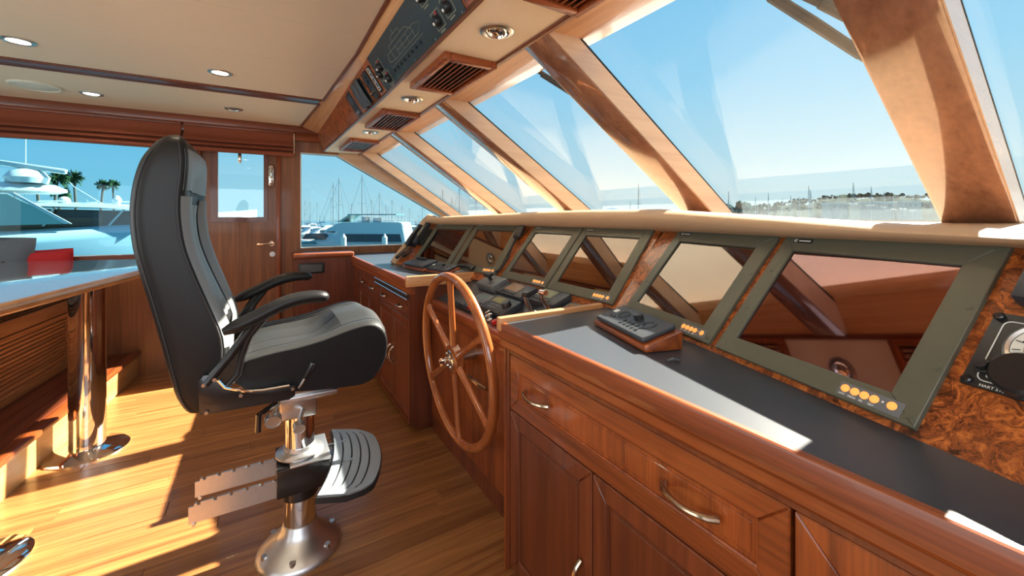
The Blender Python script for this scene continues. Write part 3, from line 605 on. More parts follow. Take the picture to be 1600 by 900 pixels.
# keypads on wooden wedges
def keypad(label, M, group='keypads on wooden wedges', buttons=False):
    o = thing('control_keypad', label, 'keypad', M, group)
    MB().prism([(-0.17, 0, 0), (-0.17, 0.13, 0), (-0.17, 0.13, 0.058), (-0.17, 0.0, 0.018)], (0.34, 0, 0), bev=0.006, seg=2).build('wooden_wedge', WX, o, local=True)
    T = Matrix.Translation((0, 0.0, 0.0195)) @ Matrix.Rotation(atan2(0.04, 0.13), 4, 'X')
    MB().bb(-0.155, 0.150, 0.006, 0.130, 0, 0.017, bev=0.007, seg=3, M=T).build('housing', DGREY, o, local=True)
    kb = 0.0165
    if not buttons:
        r1 = MB(); 
        for cx in (-0.062, 0.088): r1.tube([(cx + 0.021 * cos(a), 0.075 + 0.021 * sin(a), kb) for a in [k * pi / 10 for k in range(20)]], 0.0045, 6, closed=True, M=T)
        r1.build('cursor_ring', BLACK, o, local=True)
        MB().lathe([(0.016, 0), (0.016, 0.016), (0.012, 0.019), (0, 0.019)], M=T @ Matrix.Translation((0.015, 0.085, kb)), n=20).build('rotary_knob', BLACK, o, local=True)
        for i in range(12):
            x, y_ = (-0.018 + (i % 5) * 0.024, 0.05 - (i // 5) * 0.018) if i < 10 else (-0.105 + (i - 10) * 0.02, 0.045)
            MB().lathe([(0.0065, 0), (0.0065, 0.003), (0, 0.004)], M=T @ Matrix.Translation((x, y_, kb)), n=10).build('key', BLACK, o, local=True)
        MB().bb(-0.145, -0.112, 0.022, 0.036, kb - 0.001, kb + 0.001, M=T).build('print_mark', BLACK, o, local=True)
        MB().bb(-0.135, -0.112, 0.068, 0.088, kb - 0.001, kb + 0.001, M=T).build('print_mark', WHITE, o, local=True)
    else:
        for i in range(5): MB().lathe([(0.011, 0), (0.011, 0.016), (0, 0.017)], M=T @ Matrix.Translation((-0.09 + i * 0.03, 0.10, kb)), n=12).build('key', BLACK, o, local=True)
    return o
def plan(x, y, z, dx, dy): return frame((x, y, z), (dx, dy, 0), (-dy, dx, 0))
keypad('charcoal keypad with round cursor rings on a teak wedge, near worktop', plan(0.935, 0.925, 0.930, -0.28, -0.96) @ Matrix.Scale(0.92, 4))
keypad('charcoal keypad with five raised black keys on a teak wedge, far worktop', plan(0.905, 2.87, 0.930, 0.14, -0.99), buttons=True)
keypad('charcoal keypad on a teak wedge seen just above the wheel rim, far worktop', plan(0.975, 2.60, 0.930, 0.24, -0.97) @ Matrix.Scale(0.8, 4))
MB().tube([(0.885, 0.70, 0.934), (0.90, 0.692, 0.937), (0.915, 0.684, 0.934)], [0.003, 0.004, 0.003], 8).build('steel_clip', DGREY, label='small steel clip lying on the worktop below the keypad', cat='clip')
ph = thing('telephone_handset', 'black telephone handset lying behind the wheel rim on the far worktop', 'handset', (1.14, 2.47, 0.935))
MB().tube([(1.09, 2.56, 0.965), (1.12, 2.51, 0.985), (1.15, 2.46, 0.985), (1.17, 2.42, 0.965)], [0.022, 0.016, 0.016, 0.022], 10).build('grip', BLACK, ph)
MB().bb(1.06, 1.20, 2.45, 2.56, 0.930, 0.955, bev=0.008).build('cradle', MGREY, ph)

# handsets and cords on the far end of the dash
def handset(label, cx, cy):
    o = thing('radio_handset', label, 'handset', FL @ Matrix.Translation((cx, cy, 0.0)), 'handsets at the far end of the dash')
    MB().bb(-0.035, 0.035, -0.08, 0.08, 0.0, 0.025, bev=0.008).build('cradle', BLACK, o, local=True)
    MB().loft([[(sx * w, yy, zz + dz) for sx, dz in ((-1, 0.0), (-0.8, 0.018), (0.8, 0.018), (1, 0.0), (0.8, -0.012), (-0.8, -0.012))] for yy, w, zz in ((-0.10, 0.02, 0.05), (-0.085, 0.028, 0.046), (-0.04, 0.02, 0.054), (0.04, 0.02, 0.056), (0.085, 0.03, 0.046), (0.105, 0.022, 0.05))]).build('grip', BLACK, o, local=True, ang=50)
    MB().bb(-0.012, -0.006, -0.06, 0.07, 0.072, 0.076).bb(0.008, 0.013, -0.05, 0.075, 0.071, 0.075).build('trim_strip', CHROME, o, local=True)
    pts = []
    for k in range(150):
        a = k / 149; px = -0.02 - 0.05 * sin(a * pi); py = -0.10 - 0.12 * sin(a * pi * 0.85); pz = 0.03
        pts.append((px + 0.009 * cos(k * 0.9), py + 0.010 * a + 0.002 * k / 149, pz + 0.009 * sin(k * 0.9)))
    MB().tube(pts, 0.0028, 5).build('coiled_cord', BLACK, o, local=True)
    return o
handset('black radio handset next to the last display, far end of the dash', -0.405, 0.27)
handset('black radio handset against the tan end roll, outermost at the far end', -0.492, 0.25)
mic = thing('hand_microphone', 'black hand microphone hanging between two displays under the brow', 'microphone', FL @ Matrix.Translation((0.592, 0.34, 0.0)))
MB().bb(-0.028, 0.028, -0.05, 0.05, 0.008, 0.042, bev=0.014, seg=3).build('body', BLACK, mic, local=True)
MB().bb(-0.012, 0.012, -0.02, 0.03, 0.0, 0.012).build('clip', BLACK, mic, local=True)
MB().tube([(0.0, -0.05, 0.025), (0.0, -0.12, 0.02), (0.01, -0.2, 0.012), (0.0, -0.28, 0.014), (-0.02, -0.31, 0.02)], 0.007, 8).build('cord', RUBBER, mic, local=True)

# gauge panel at the near end of the dash
gp = thing('gauge_panel', 'black gauge panel with white outline and round dial on the burl, right frame edge', 'gauge', FR @ Matrix.Translation((0.60, 0.192, 0.0)))
MB().bb(-0.132, 0.16, -0.073, 0.073, 0, 0.006, bev=0.002).build('plate', BLACK, gp, local=True)
mb = MB(); c = []
for cx, cy, a0 in ((-0.115 + 0.01, 0.058 - 0.01, pi / 2), (-0.105, -0.05, pi), (0.13, -0.05, 1.5 * pi), (0.13, 0.048, 0)):
    c += [(cx + 0.01 * cos(a0 + k * pi / 8), cy + 0.01 * sin(a0 + k * pi / 8), 0.0062) for k in range(5)]
mb.tube(c, 0.0011, 5, closed=True); mb.build('outline', WHITE, gp, local=True)
G = Matrix.Translation((-0.052, 0.014, 0.005))
MB().lathe([(0.050, 0), (0.050, 0.008), (0.046, 0.011), (0.042, 0.008), (0.042, 0.004), (0, 0.004)], M=G, n=40).build('dial_rim', STEEL, gp, local=True)
dl = MB().lathe([(0.0415, 0.004), (0.0415, 0.0065), (0, 0.0065)], M=G, n=40).build('dial_face', GAUGE, gp, local=True)
mb = MB()
for k in range(11):
    a = radians(220 - k * 26); mb.tube([(0.030 * cos(a), 0.030 * sin(a), 0.0072), (0.039 * cos(a), 0.039 * sin(a), 0.0072)], 0.0008, 4, M=G)
mb.tube([(0.026 * cos(radians(230 - k * 8)), 0.026 * sin(radians(230 - k * 8)), 0.0072) for k in range(36)], 0.0006, 4, M=G); mb.tube([(0, 0, 0.008), (-0.030, 0.008, 0.008)], 0.001, 5, M=G)
mb.build('dial_marks', BLACK, dl, local=True)
MB().lathe([(0.036, 0), (0.036, 0.012), (0.032, 0.016), (0, 0.016)], M=Matrix.Translation((-0.068, -0.036, 0.006)), n=30).build('selector_knob', SATIN, gp, local=True)
MB().ball((-0.066, -0.004, 0.006), (0.004, 0.004, 0.002), n=6).ball((-0.103, -0.050, 0.006), (0.003, 0.003, 0.002), n=6).build('print_dot', WHITE, gp, local=True)
MB().lathe([(0.012, 0), (0.012, 0.004), (0.009, 0.005), (0.009, 0.016), (0, 0.017)], M=Matrix.Translation((-0.112, -0.036, 0.006)), n=18).build('small_knob', BLACK, gp, local=True)
for sx, sy in ((-0.124, 0.064), (-0.124, -0.065)): MB().lathe([(0.007, 0), (0.007, 0.004), (0.005, 0.006), (0, 0.006)], M=Matrix.Translation((sx, sy, 0.006)), n=12).build('corner_screw', SATIN, gp, local=True)
text('HART SYSTEMS, INC.', 0.0068, WHITE, gp, Matrix.Translation((-0.108, -0.0705, 0.0062)))
rm = thing('radio_unit', 'black radio unit on the burl above the gauge panel, cut by the right frame edge', 'radio', FR @ Matrix.Translation((0.58, 0.325, 0.0)))
MB().bb(-0.092, 0.10, -0.042, 0.055, 0, 0.035, bev=0.006).build('housing', DGREY, rm, local=True)
MB().bb(-0.06, 0.06, -0.02, 0.035, 0.034, 0.036).build('screen', BLACK, rm, local=True)

# ================================================================== STEERING WHEEL
WMx = Matrix.Translation((0.778, 1.82, 0.63)) @ Matrix.Rotation(radians(-3.5), 4, 'Y')     # local: wheel in the yz plane, axis x
sw = thing('steering_wheel', 'varnished wooden six-spoke steering wheel in front of the centre console', 'wheel', WMx)
R_ = 0.39
rim = MB(); rim.tube([(0, R_ * cos(k * 2 * pi / 72), R_ * sin(k * 2 * pi / 72)) for k in range(72)], 0.0215, 14, closed=True)
rim.build('rim', WHEEL, sw, local=True, ang=80)
for k in range(6):
    a = radians(90 + 60 * k); u = Vector((0, cos(a), sin(a))); v = Vector((0, -sin(a), cos(a)))
    rings = []
    for r, hw, hx in ((0.03, 0.024, 0.018), (0.08, 0.019, 0.017), (0.15, 0.0155, 0.0155), (0.30, 0.0155, 0.0145), (0.345, 0.019, 0.015), (0.378, 0.032, 0.016)):
        rings.append([u * r + v * hw * cos(t) + Vector((hx * sin(t), 0, 0)) for t in [j * pi / 6 for j in range(12)]])
    MB().loft(rings).build('spoke', WHEEL, sw, local=True, ang=60)
RX = Matrix.Rotation(-pi / 2, 4, 'Y')
MB().lathe([(0.068, -0.016), (0.068, 0.016), (0.058, 0.022), (0, 0.022)], M=RX, n=36).build('hub', WHEEL, sw, local=True)
h = MB().lathe([(0.046, 0.02), (0.046, 0.026), (0.040, 0.030), (0.018, 0.031), (0.015, 0.05), (0.012, 0.052), (0, 0.052)], M=RX, n=28).build('hub_cap', CHROME, sw, local=True)
MB().cyl((-0.05, 0, 0), (-0.075, 0, 0), 0.009, n=8).cyl((-0.066, 0, -0.018), (-0.066, 0, 0.018), 0.005, n=8).build('locking_nut', CHROME, h, local=True)
mb = MB()
for k in range(6): mb.cyl((-0.028, 0.033 * cos(k * pi / 3), 0.033 * sin(k * pi / 3)), (-0.034, 0.033 * cos(k * pi / 3), 0.033 * sin(k * pi / 3)), 0.005, n=8)
mb.build('hub_bolt', STEEL, h, local=True)
MB().cyl((0.015, 0, 0), (0.112, 0, 0.0), 0.022, n=20).build('shaft', STEEL, sw, local=True)

# ================================================================== HELM CHAIR
ch = thing('helm_chair', 'black leather pilot chair with high back on a steel pedestal', 'chair', (0.123, 1.83, 0.0))
CY = 1.83
# back: horizontal-ish sections; rear line, front line, half width by height
BK = [  # z, x_rear, x_front, half width, front hollow
    (0.688, -0.190, -0.150, 0.215, 0.0), (0.700, -0.206, -0.130, 0.235, 0.0), (0.745, -0.228, -0.112, 0.247, 0.0), (0.83, -0.248, -0.098, 0.25, 0.006), (0.92, -0.266, -0.098, 0.25, 0.010),
    (1.02, -0.288, -0.130, 0.25, 0.016), (1.123, -0.312, -0.166, 0.25, 0.020), (1.213, -0.330, -0.192, 0.25, 0.021), (1.30, -0.337, -0.203, 0.25, 0.019),
    (1.365, -0.334, -0.203, 0.25, 0.011), (1.42, -0.326, -0.198, 0.25, 0.004), (1.474, -0.311, -0.196, 0.249, -0.006), (1.512, -0.290, -0.199, 0.244, -0.006), (1.536, -0.270, -0.206, 0.234, -0.004), (1.550, -0.252, -0.214, 0.218, 0.0), (1.556, -0.240, -0.222, 0.20, 0.0)]
def back_ring(z, xr, xf, hw, hol, g=0.0):
    # closed loop: rounded rear corners, front face with hollow between bolsters
    d = xf - xr; pts = []
    def add(x, y): pts.append((x, CY + y, z))
    rr = min(0.045, d * 0.45); rf = min(0.02, d * 0.3)
    for k in range(6): a = pi + k * pi / 10; add(xr + rr + rr * cos(a), -hw + rr + rr * sin(a))          # rear near corner
    for k in range(5): a = 1.5 * pi + k * pi / 8; add(xf - rf + rf * cos(a), -hw + rf + rf * sin(a))      # front near corner
    for t in (-0.82, -0.70, -0.58, -0.50, -0.3, 0.0, 0.3, 0.50, 0.58, 0.70, 0.82):
        u = abs(t); f = 1.0 if u < 0.5 else max(0.0, (0.82 - u) / 0.32) ** 1.5
        b = 0.006 * max(0, 1 - abs(u - 0.74) / 0.2) if hol > 0.008 else 0
        add(xf - hol * f + b, t * hw)
    for k in range(5): a = 0 + k * pi / 8; add(xf - rf + rf * cos(a), hw - rf + rf * sin(a))
    for k in range(6): a = pi / 2 + k * pi / 10; add(xr + rr + rr * cos(a), hw - rr + rr * sin(a))
    return pts
def interp(tab, n):
    out = []
    for i in range(len(tab) - 1):
        for k in range(n):
            t = k / n; p0 = tab[max(i - 1, 0)]; p1 = tab[i]; p2 = tab[i + 1]; p3 = tab[min(i + 2, len(tab) - 1)]
            out.append([0.5 * (2 * b + (c - a) * t + (2 * a - 5 * b + 4 * c - d) * t * t + (3 * b - a - 3 * c + d) * t ** 3) for a, b, c, d in zip(p0, p1, p2, p3)])
    out.append(list(tab[-1])); return out
BI = interp(BK, 3)
bk = MB().loft([back_ring(*r) for r in BI]).build('backrest', LEATHER, ch, ang=70)
# front upholstery laid on the back, same black leather, lit grey put into its colour
def front_strip(t0, t1, z0, z1, off, n=8):
    rows = []
    for r in BI:
        if z0 - 1e-6 <= r[0] <= z1 + 1e-6:
            z, xr, xf, hw, hol = r; row = []
            for k in range(n + 1):
                t = t0 + (t1 - t0) * k / n; u = abs(t); f = 1.0 if u < 0.5 else max(0.0, (0.82 - u) / 0.32) ** 1.5
                b = 0.006 * max(0, 1 - abs(u - 0.74) / 0.2) if hol > 0.008 else 0
                puff = 0.006 * sin(pi * k / n) ** 0.7
                if u > 0.92: b -= 0.02 * (1 - sqrt(max(0.0, 1 - ((u - 0.92) / 0.08) ** 2)))
                row.append((xf - hol * f + b + off + puff, CY + t * hw, z))
            rows.append(row)
    mb = MB(); mb.loft(rows, closed=False, caps=False)
    return mb
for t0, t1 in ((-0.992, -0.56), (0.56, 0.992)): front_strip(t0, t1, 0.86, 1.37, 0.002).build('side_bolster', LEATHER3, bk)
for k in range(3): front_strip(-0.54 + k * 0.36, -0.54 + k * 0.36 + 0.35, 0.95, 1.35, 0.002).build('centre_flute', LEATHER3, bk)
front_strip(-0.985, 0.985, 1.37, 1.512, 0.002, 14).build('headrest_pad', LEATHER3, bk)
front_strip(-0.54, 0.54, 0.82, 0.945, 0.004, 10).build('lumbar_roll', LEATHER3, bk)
# piping along both side seams
for sgn in (-1, 1):
    pts = [(r[2] - 0.017, CY + sgn * (r[3] + 0.0005), r[0]) for r in BI[3:-7]]
    MB().tube(pts, 0.0038, 6).build('piping', STITCH, bk)
    pts = [(r[1] + 0.017, CY + sgn * (r[3] - 0.010), r[0]) for r in BI[3:-7]]
    MB().tube(pts, 0.0032, 6).build('piping', STITCH, bk)
# seat cushion: side profile swept across with a dished middle
SP = [(-0.083, 0.775), (-0.088, 0.80), (-0.075, 0.822), (-0.04, 0.838), (0.04, 0.850), (0.101, 0.855), (0.18, 0.868), (0.254, 0.888), (0.31, 0.900), (0.345, 0.901), (0.375, 0.889), (0.395, 0.862), (0.404, 0.828), (0.400, 0.785), (0.387, 0.747), (0.357, 0.704), (0.33, 0.690), (0.298, 0.686), (0.20, 0.694), (0.11, 0.704), (0.02, 0.726), (-0.055, 0.748)]
SP = [tuple(p) for p in interp(SP, 2)]
def seat_ring(y):
    u = abs(y) / 0.25; e = max(0.0, (u - 0.86) / 0.14); sh = 0.011 * e * e; out = []
    for x, z in SP:
        dish = 0.0
        if z > 0.80 and -0.08 < x < 0.40:
            m = max(0.0, min(1.0, (0.66 - u) / 0.14)); front = max(0.0, min(1.0, (0.26 - x) / 0.08)) 
            dish = m * (0.018 + 0.012 * (1 - front) * 0 + 0.010 * max(0, min(1, (x - 0.05) / 0.12)) * front) * max(0.25, front)
        cx, cz = 0.16, 0.79; k = 1 - sh * 2.2
        out.append((cx + (x - cx) * k + (0.028 if x > 0.3 else 0.0) * (1 - u * u), y, cz + (z - cz) * k + (0.012 * (1 - u) if z > 0.84 and x > 0.25 else 0.0) - dish))
    return [(a, CY + b, c) for a, b, c in out]
ysn = [-0.25, -0.249, -0.246, -0.24, -0.232, -0.225, -0.20, -0.17, -0.155, -0.14, -0.125, -0.08, -0.03, 0.03, 0.08, 0.125, 0.14, 0.155, 0.17, 0.20, 0.225, 0.232, 0.24, 0.246, 0.249, 0.25]
st = MB().loft([seat_ring(y) for y in ysn]).build('seat_cushion', LEATHER, ch, ang=50)
def seat_top(y0, y1, i0, i1, off, puff=0.005, n=8):
    rows = []
    for k in range(n + 1):
        y = y0 + (y1 - y0) * k / n; rg = seat_ring(y); rows.append([(p[0], p[1], p[2] + off + puff * sin(pi * k / n) ** 0.8) for p in rg[i0:i1 + 1]])
    return MB().loft(rows, closed=False, caps=False)
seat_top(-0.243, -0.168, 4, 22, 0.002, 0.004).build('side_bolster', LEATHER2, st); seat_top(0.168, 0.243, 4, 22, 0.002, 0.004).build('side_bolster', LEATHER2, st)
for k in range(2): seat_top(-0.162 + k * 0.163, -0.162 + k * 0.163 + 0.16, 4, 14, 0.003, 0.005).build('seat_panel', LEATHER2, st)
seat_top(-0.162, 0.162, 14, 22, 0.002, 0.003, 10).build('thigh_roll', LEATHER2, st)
for sgn in (-1, 1): MB().tube([(p[0], p[1], p[2] + 0.001) for p in seat_ring(sgn * 0.2455)[4:30]], 0.0035, 6).build('piping', STITCH, st)
# armrests
for sgn, nm in ((-1, 'near'), (1, 'far')):
    yc = CY + sgn * 0.285; path = [(-0.105, 0.948), (-0.07, 0.962), (-0.02, 0.983), (0.04, 1.012), (0.09, 1.028), (0.14, 1.033), (0.172, 1.030), (0.188, 1.025), (0.194, 1.022)]
    path = interp([(*p, q) for p, q in zip(path, (0.5, 0.95, 1, 1, 1, 0.95, 0.90, 0.62, 0.2))], 3)
    rings = []
    for i, (x, z, s_) in enumerate(path):
        a = path[max(i - 1, 0)]; b = path[min(i + 1, len(path) - 1)]; tx, tz = b[0] - a[0], b[1] - a[1]; L = sqrt(tx * tx + tz * tz); nx, nz = -tz / L, tx / L
        hw, hh = 0.030 * s_, 0.022 * s_
        rings.append([(x + nx * hh * sin(t), yc + hw * cos(t), z + nz * hh * sin(t)) for t in [j * pi / 8 for j in range(16)]])
    ar = MB().loft(rings).build('armrest', LEATHER, ch, ang=60)
    y0 = CY + sgn * 0.262
    mb = MB().tube([(-0.150, y0, 0.79), (-0.09, y0, 0.865), (-0.03, y0 + sgn * 0.012, 0.955), (0.0, yc, 0.99)], [0.014, 0.013, 0.013, 0.012], 10)
    mb.tube([(-0.105, y0, 0.765), (-0.068, y0, 0.805), (-0.058, y0, 0.86), (-0.035, y0 + sgn * 0.006, 0.925), (0.02, yc, 0.998)], [0.010, 0.011, 0.011, 0.012, 0.011], 10)
    mb.build('arm_bracket', SATIN, ar)
    xz([(-0.140, 0.79), (-0.105, 0.772), (-0.068, 0.806), (-0.058, 0.86), (-0.035, 0.93), (-0.085, 0.868)], y0 - 0.004, y0 + 0.004, MB()).build('mesh_web', GRILLE, ar)
    # side plate of the seat frame
    pl = [(-0.165, 0.700), (-0.13, 0.697), (0.075, 0.693), (0.092, 0.703), (0.094, 0.738), (0.02, 0.740), (-0.05, 0.748), (-0.10, 0.768), (-0.118, 0.795), (-0.135, 0.818), (-0.155, 0.820), (-0.170, 0.80)]
    yp = CY + sgn * 0.258
    sp = xz(pl, yp, yp + sgn * 0.012, MB(), bev=0.002).build('side_plate', SATIN, ch)
    ye = yp + sgn * 0.014
    MB().tube([(0.075, ye, 0.742), (0.0, ye, 0.743), (-0.05, ye, 0.750), (-0.10, ye, 0.771), (-0.12, ye, 0.80)], 0.0042, 6).build('bright_edge', CHROME, sp)
    mb = MB()
    for x, z in ((-0.155, 0.79), (-0.128, 0.802), (-0.148, 0.705), (-0.06, 0.738), (0.085, 0.728)): mb.cyl((x, yp + sgn * 0.010, z), (x, yp + sgn * 0.017, z), 0.0055, n=10)
    mb.build('bolt', STEEL, sp)
lv = MB().tube([(0.103, 1.572, 0.722), (0.112, 1.570, 0.735), (0.136, 1.568, 0.775)], 0.005, 8).build('tilt_lever', STEEL, ch)
MB().tube([(0.122, 1.569, 0.752), (0.139, 1.567, 0.785), (0.146, 1.567, 0.800)], [0.007, 0.010, 0.009], 10).build('lever_grip', SATIN, lv)
# under-seat slide, post, height clamp
MB().bb(0.02, 0.235, 1.745, 1.915, 0.628, 0.672, bev=0.004).bb(-0.02, 0.20, 1.66, 2.0, 0.672, 0.70, bev=0.003).build('slide_plate', STEEL, ch)
MB().bb(0.055, 0.25, 1.735, 1.925, 0.612, 0.630, bev=0.003).build('slide_rail', ALU, ch)
MB().bb(0.055, 0.18, 1.775, 1.885, 0.53, 0.615, bev=0.006).build('swivel_block', STEEL, ch)
PX, PY = 0.125, 1.83
MB().cyl((PX, PY, 0.40), (PX, PY, 0.60), 0.052, n=36).build('upper_post', CHROME, ch)
MB().cyl((PX, PY, 0.09), (PX, PY, 0.30), 0.057, n=36).build('lower_post', CHROME, ch)
MB().lathe([(0.085, 0.0), (0.085, 0.006), (0.056, 0.016), (0.056, 0.03), (0.052, 0.03)], M=Matrix.Translation((PX, PY, 0.380)), n=36).build('clamp_ring', ALU, ch)
MB().bb(0.042, 0.222, 1.735, 1.925, 0.266, 0.370, bev=0.004).cyl((PX, PY, 0.215), (PX, PY, 0.265), 0.066, n=30).build('clamp_box', SATIN, ch)
MB().bb(0.085, 0.226, 1.73, 1.93, 0.368, 0.378, bev=0.003).build('clamp_cover', ALU, ch)
for x, y, z, r in ((0.030, 1.70, 0.596, 0.027), (0.112, 1.70, 0.550, 0.022)):
    k = MB().lathe([(r * 0.5, 0), (r * 0.7, 0.012), (r, 0.016), (r, 0.034), (r * 0.86, 0.04), (r * 0.8, 0.037), (0, 0.036)], M=Matrix.Translation((x, y, z)) @ Matrix.Rotation(pi / 2, 4, 'X') @ Matrix.Rotation(0.25, 4, 'X'), n=26).cyl((x, y, z), (x + 0.02, 1.78, z + 0.01), 0.008)
    k.build('clamp_knob', ALU, ch)
MB().tube([(0.04, 1.73, 0.625), (0.0, 1.68, 0.622), (-0.012, 1.675, 0.618), (-0.014, 1.674, 0.56)], 0.010, 8).build('slide_handle', SATIN, ch)
MB().cyl((0.275, 1.70, 0.69), (0.275, 1.70, 0.668), 0.008, n=10).build('stop_pin', NICKEL, ch)
# footrest on two notched arms
for y0 in (1.752, 1.908):
    mb = MB().bb(-0.215, 0.30, y0 - 0.004, y0 + 0.004, 0.268, 0.325)
    for k in range(11): mb.bb(-0.182 + k * 0.046, -0.150 + k * 0.046, y0 - 0.004, y0 + 0.004, 0.3249, 0.334)
    a = mb.build('footrest_arm', STEEL, ch)
    for k in range(9): MB().cyl((-0.195 + k * 0.046, y0 - 0.006, 0.329), (-0.195 + k * 0.046, y0 + 0.006, 0.329), 0.005, n=8).build('roller', STEEL, a)
    MB().cyl((-0.20, y0 - 0.008, 0.264), (-0.20, y0 + 0.008, 0.264), 0.006, n=8).build('roller', STEEL, a)
FM = Matrix.Translation((0.315, 1.775, 0.325)) @ Matrix.Rotation(radians(-13), 4, 'Z') @ Matrix.Rotation(radians(8), 4, 'Y')
def fx(y, k):    # inner edge k = 0, outer edge k = 1 of the curved pad
    return (-0.075 - 0.55 * y * y) * (1 - k) + (0.108 - 0.95 * y * y - 14 * max(0.0, abs(y) - 0.17) ** 2) * k
def pad(y0, y1, k0, k1, z0, z1, n=16):
    ys_ = [y0 + (y1 - y0) * i / n for i in range(n + 1)]
    return MB().loft([[(fx(y, k0), y, z0), (fx(y, k0), y, z1), (fx(y, k1), y, z1), (fx(y, k1), y, z0)] for y in ys_], M=FM)
fr = pad(-0.238, 0.238, -0.03, 1.03, -0.028, -0.006).build('footrest', RUBBER, ch)
ks = [0.0, 0.17, 0.205, 0.36, 0.395, 0.55, 0.585, 0.74, 0.775, 1.0]
for i in range(0, 10, 2): pad(-0.205, 0.205, ks[i], ks[i + 1], -0.008, 0.0).build('tread_strip', PALEALU, fr)
for a_, b_ in ((-0.234, -0.2055), (0.2055, 0.234)): pad(a_, b_, 0.0, 1.0, -0.008, 0.0, 4).build('tread_end', PALEALU, fr)
MB().bb(0.20, 0.29, 1.74, 1.92, 0.30, 0.325, bev=0.003).build('footrest_bracket', SATIN, ch)
# base
bs = MB().lathe([(0.152, 0.0), (0.152, 0.006), (0.142, 0.018), (0.115, 0.040), (0.085, 0.062), (0.066, 0.085), (0.060, 0.108), (0.057, 0.112)], M=Matrix.Translation((PX, PY, 0.0)), n=48).build('pedestal_base', ALU, ch, ang=60)
for k in range(6):
    a = radians(15 + 60 * k); MB().cyl((PX + 0.125 * cos(a), PY + 0.125 * sin(a), 0.022), (PX + 0.125 * cos(a), PY + 0.125 * sin(a), 0.038), 0.011, n=10).build('base_bolt', STEEL, bs)

# ================================================================== DINETTE
def settee_pt(x, y): return (x, y)
stp = thing('settee_platform', 'raised teak step platform along the left side under the table', 'platform', (-1.5, 3.0, 0))
MB().prism([(-1.185, 1.0, 0), (-1.027, 2.80, 0), (-0.879, 4.49, 0), (-3.1, 4.49, 0), (-3.1, 1.0, 0)], (0, 0, 0.172)).build('riser', RISER, stp)
MB().prism([(-1.163, 1.0, 0.172), (-1.005, 2.80, 0.172), (-0.857, 4.49, 0.172), (-0.928, 4.49, 0.172), (-1.076, 2.80, 0.172), (-1.234, 1.0, 0.172)], (0, 0, 0.03), bev=0.008, seg=2).build('nosing', WY, stp)
for k in range(5):
    o0 = 0.07 + k * 0.085
    MB().prism([(-1.1655 - o0, 1.0, 0.17), (-1.0075 - o0, 2.80, 0.17), (-0.8595 - o0, 4.488, 0.17), (-0.8595 - o0 - 0.083, 4.488, 0.17), (-1.0075 - o0 - 0.083, 2.80, 0.17), (-1.1655 - o0 - 0.083, 1.0, 0.17)], (0, 0, 0.03), bev=0.002, seg=1).build('deck_board', DY, stp)
def skew(y): return 0.0 if y < 2.80 else (y - 2.80) * 0.0817
se = thing('settee', 'built-in teak settee base with louvred panel behind the chrome table post', 'settee', (-1.8, 3.2, 0.2))
MB().prism([(-1.37, 1.2, 0.2), (-1.37, 2.80, 0.2), (-1.235, 4.48, 0.2), (-2.3, 4.48, 0.2), (-2.3, 1.2, 0.2)], (0, 0, 0.49)).build('base', WX, se)
SF = frame((-1.37, 2.80, 0.2), (0.0801, 0.9968, 0), (0, 0, 1))    # x along the face, y up, z towards the aisle
MB().bb(-1.6, 1.685, 0.405, 0.49, 0.0, 0.02, bev=0.003, M=SF).bb(-1.6, 1.685, 0.0, 0.045, 0.0, 0.02, M=SF).bb(1.53, 1.685, 0.045, 0.405, 0.0, 0.02, bev=0.003, M=SF).build('face_rail', LTEAK, se)
for a, b in ((0.62, 1.50), (-0.4, 0.55)):
    p = MB().bb(a, b, 0.05, 0.40, 0.0, 0.008, M=SF)
    for r in ((a, b, 0.385, 0.40), (a, b, 0.05, 0.065), (a, a + 0.015, 0.05, 0.40), (b - 0.015, b, 0.05, 0.40)): p.bb(*r, 0.0, 0.024, M=SF)
    p = p.build('louvre_panel', LTEAK, se)
    for k in range(12):
        z = 0.072 + k * 0.0262; M2 = SF @ Matrix.Translation(((a + b) / 2, z + 0.012, 0.014)) @ Matrix.Rotation(radians(28), 4, 'X')
        MB().box((0, 0, 0), (b - a - 0.032, 0.026, 0.006), M=M2, bev=0.002, seg=1).build('slat', LTEAK, p)
g = MB().bb(-1.6, 1.69, 0.49, 0.555, -0.02, 0.004, M=SF).build('mesh_strip', GRILLE, se)
mb = MB()
for i in range(3):
    for k in range(110): mb.bb(-0.2 + k * 0.017, -0.2 + k * 0.017 + 0.011, 0.497 + i * 0.019, 0.497 + i * 0.019 + 0.010, 0.004, 0.007, M=SF)
mb.build('mesh_links', NICKEL, g)
MB().prism([(-1.37, 1.2, 0.755), (-1.37, 2.80, 0.755), (-1.235, 4.48, 0.755), (-2.3, 4.48, 0.755), (-2.3, 1.2, 0.755)], (0, 0, 0.06), bev=0.02, seg=3).build('seat_cushion', GREYF, se)

tb = thing('dinette_table', 'glossy lacquered table on chrome posts at the left, teak edge', 'table', (-1.2, 3.0, 0.0))
TC = [(-0.455, 3.86), (-0.617, 3.03), (-0.782, 2.146), (-0.95, 1.25), (-1.9, 1.40), (-1.53, 4.198)]
def off(pts, d):
    out = []
    for i in range(len(pts)):
        a, b, c = Vector(pts[i - 1]), Vector(pts[i]), Vector(pts[(i + 1) % len(pts)])
        n1 = Vector((-(b - a).y, (b - a).x)).normalized(); n2 = Vector((-(c - b).y, (c - b).x)).normalized(); n = (n1 + n2).normalized()
        out.append(tuple(b + n * d / max(0.4, n.dot(n1))))
    return out
sg = 1 if sum(TC[i - 1][0] * TC[i][1] - TC[i][0] * TC[i - 1][1] for i in range(len(TC))) > 0 else -1
MB().prism([(x, y, 0.958) for x, y in off(TC, sg * 0.012)], (0, 0, 0.042), bev=0.003).build('table_top', TABLETOP, tb)
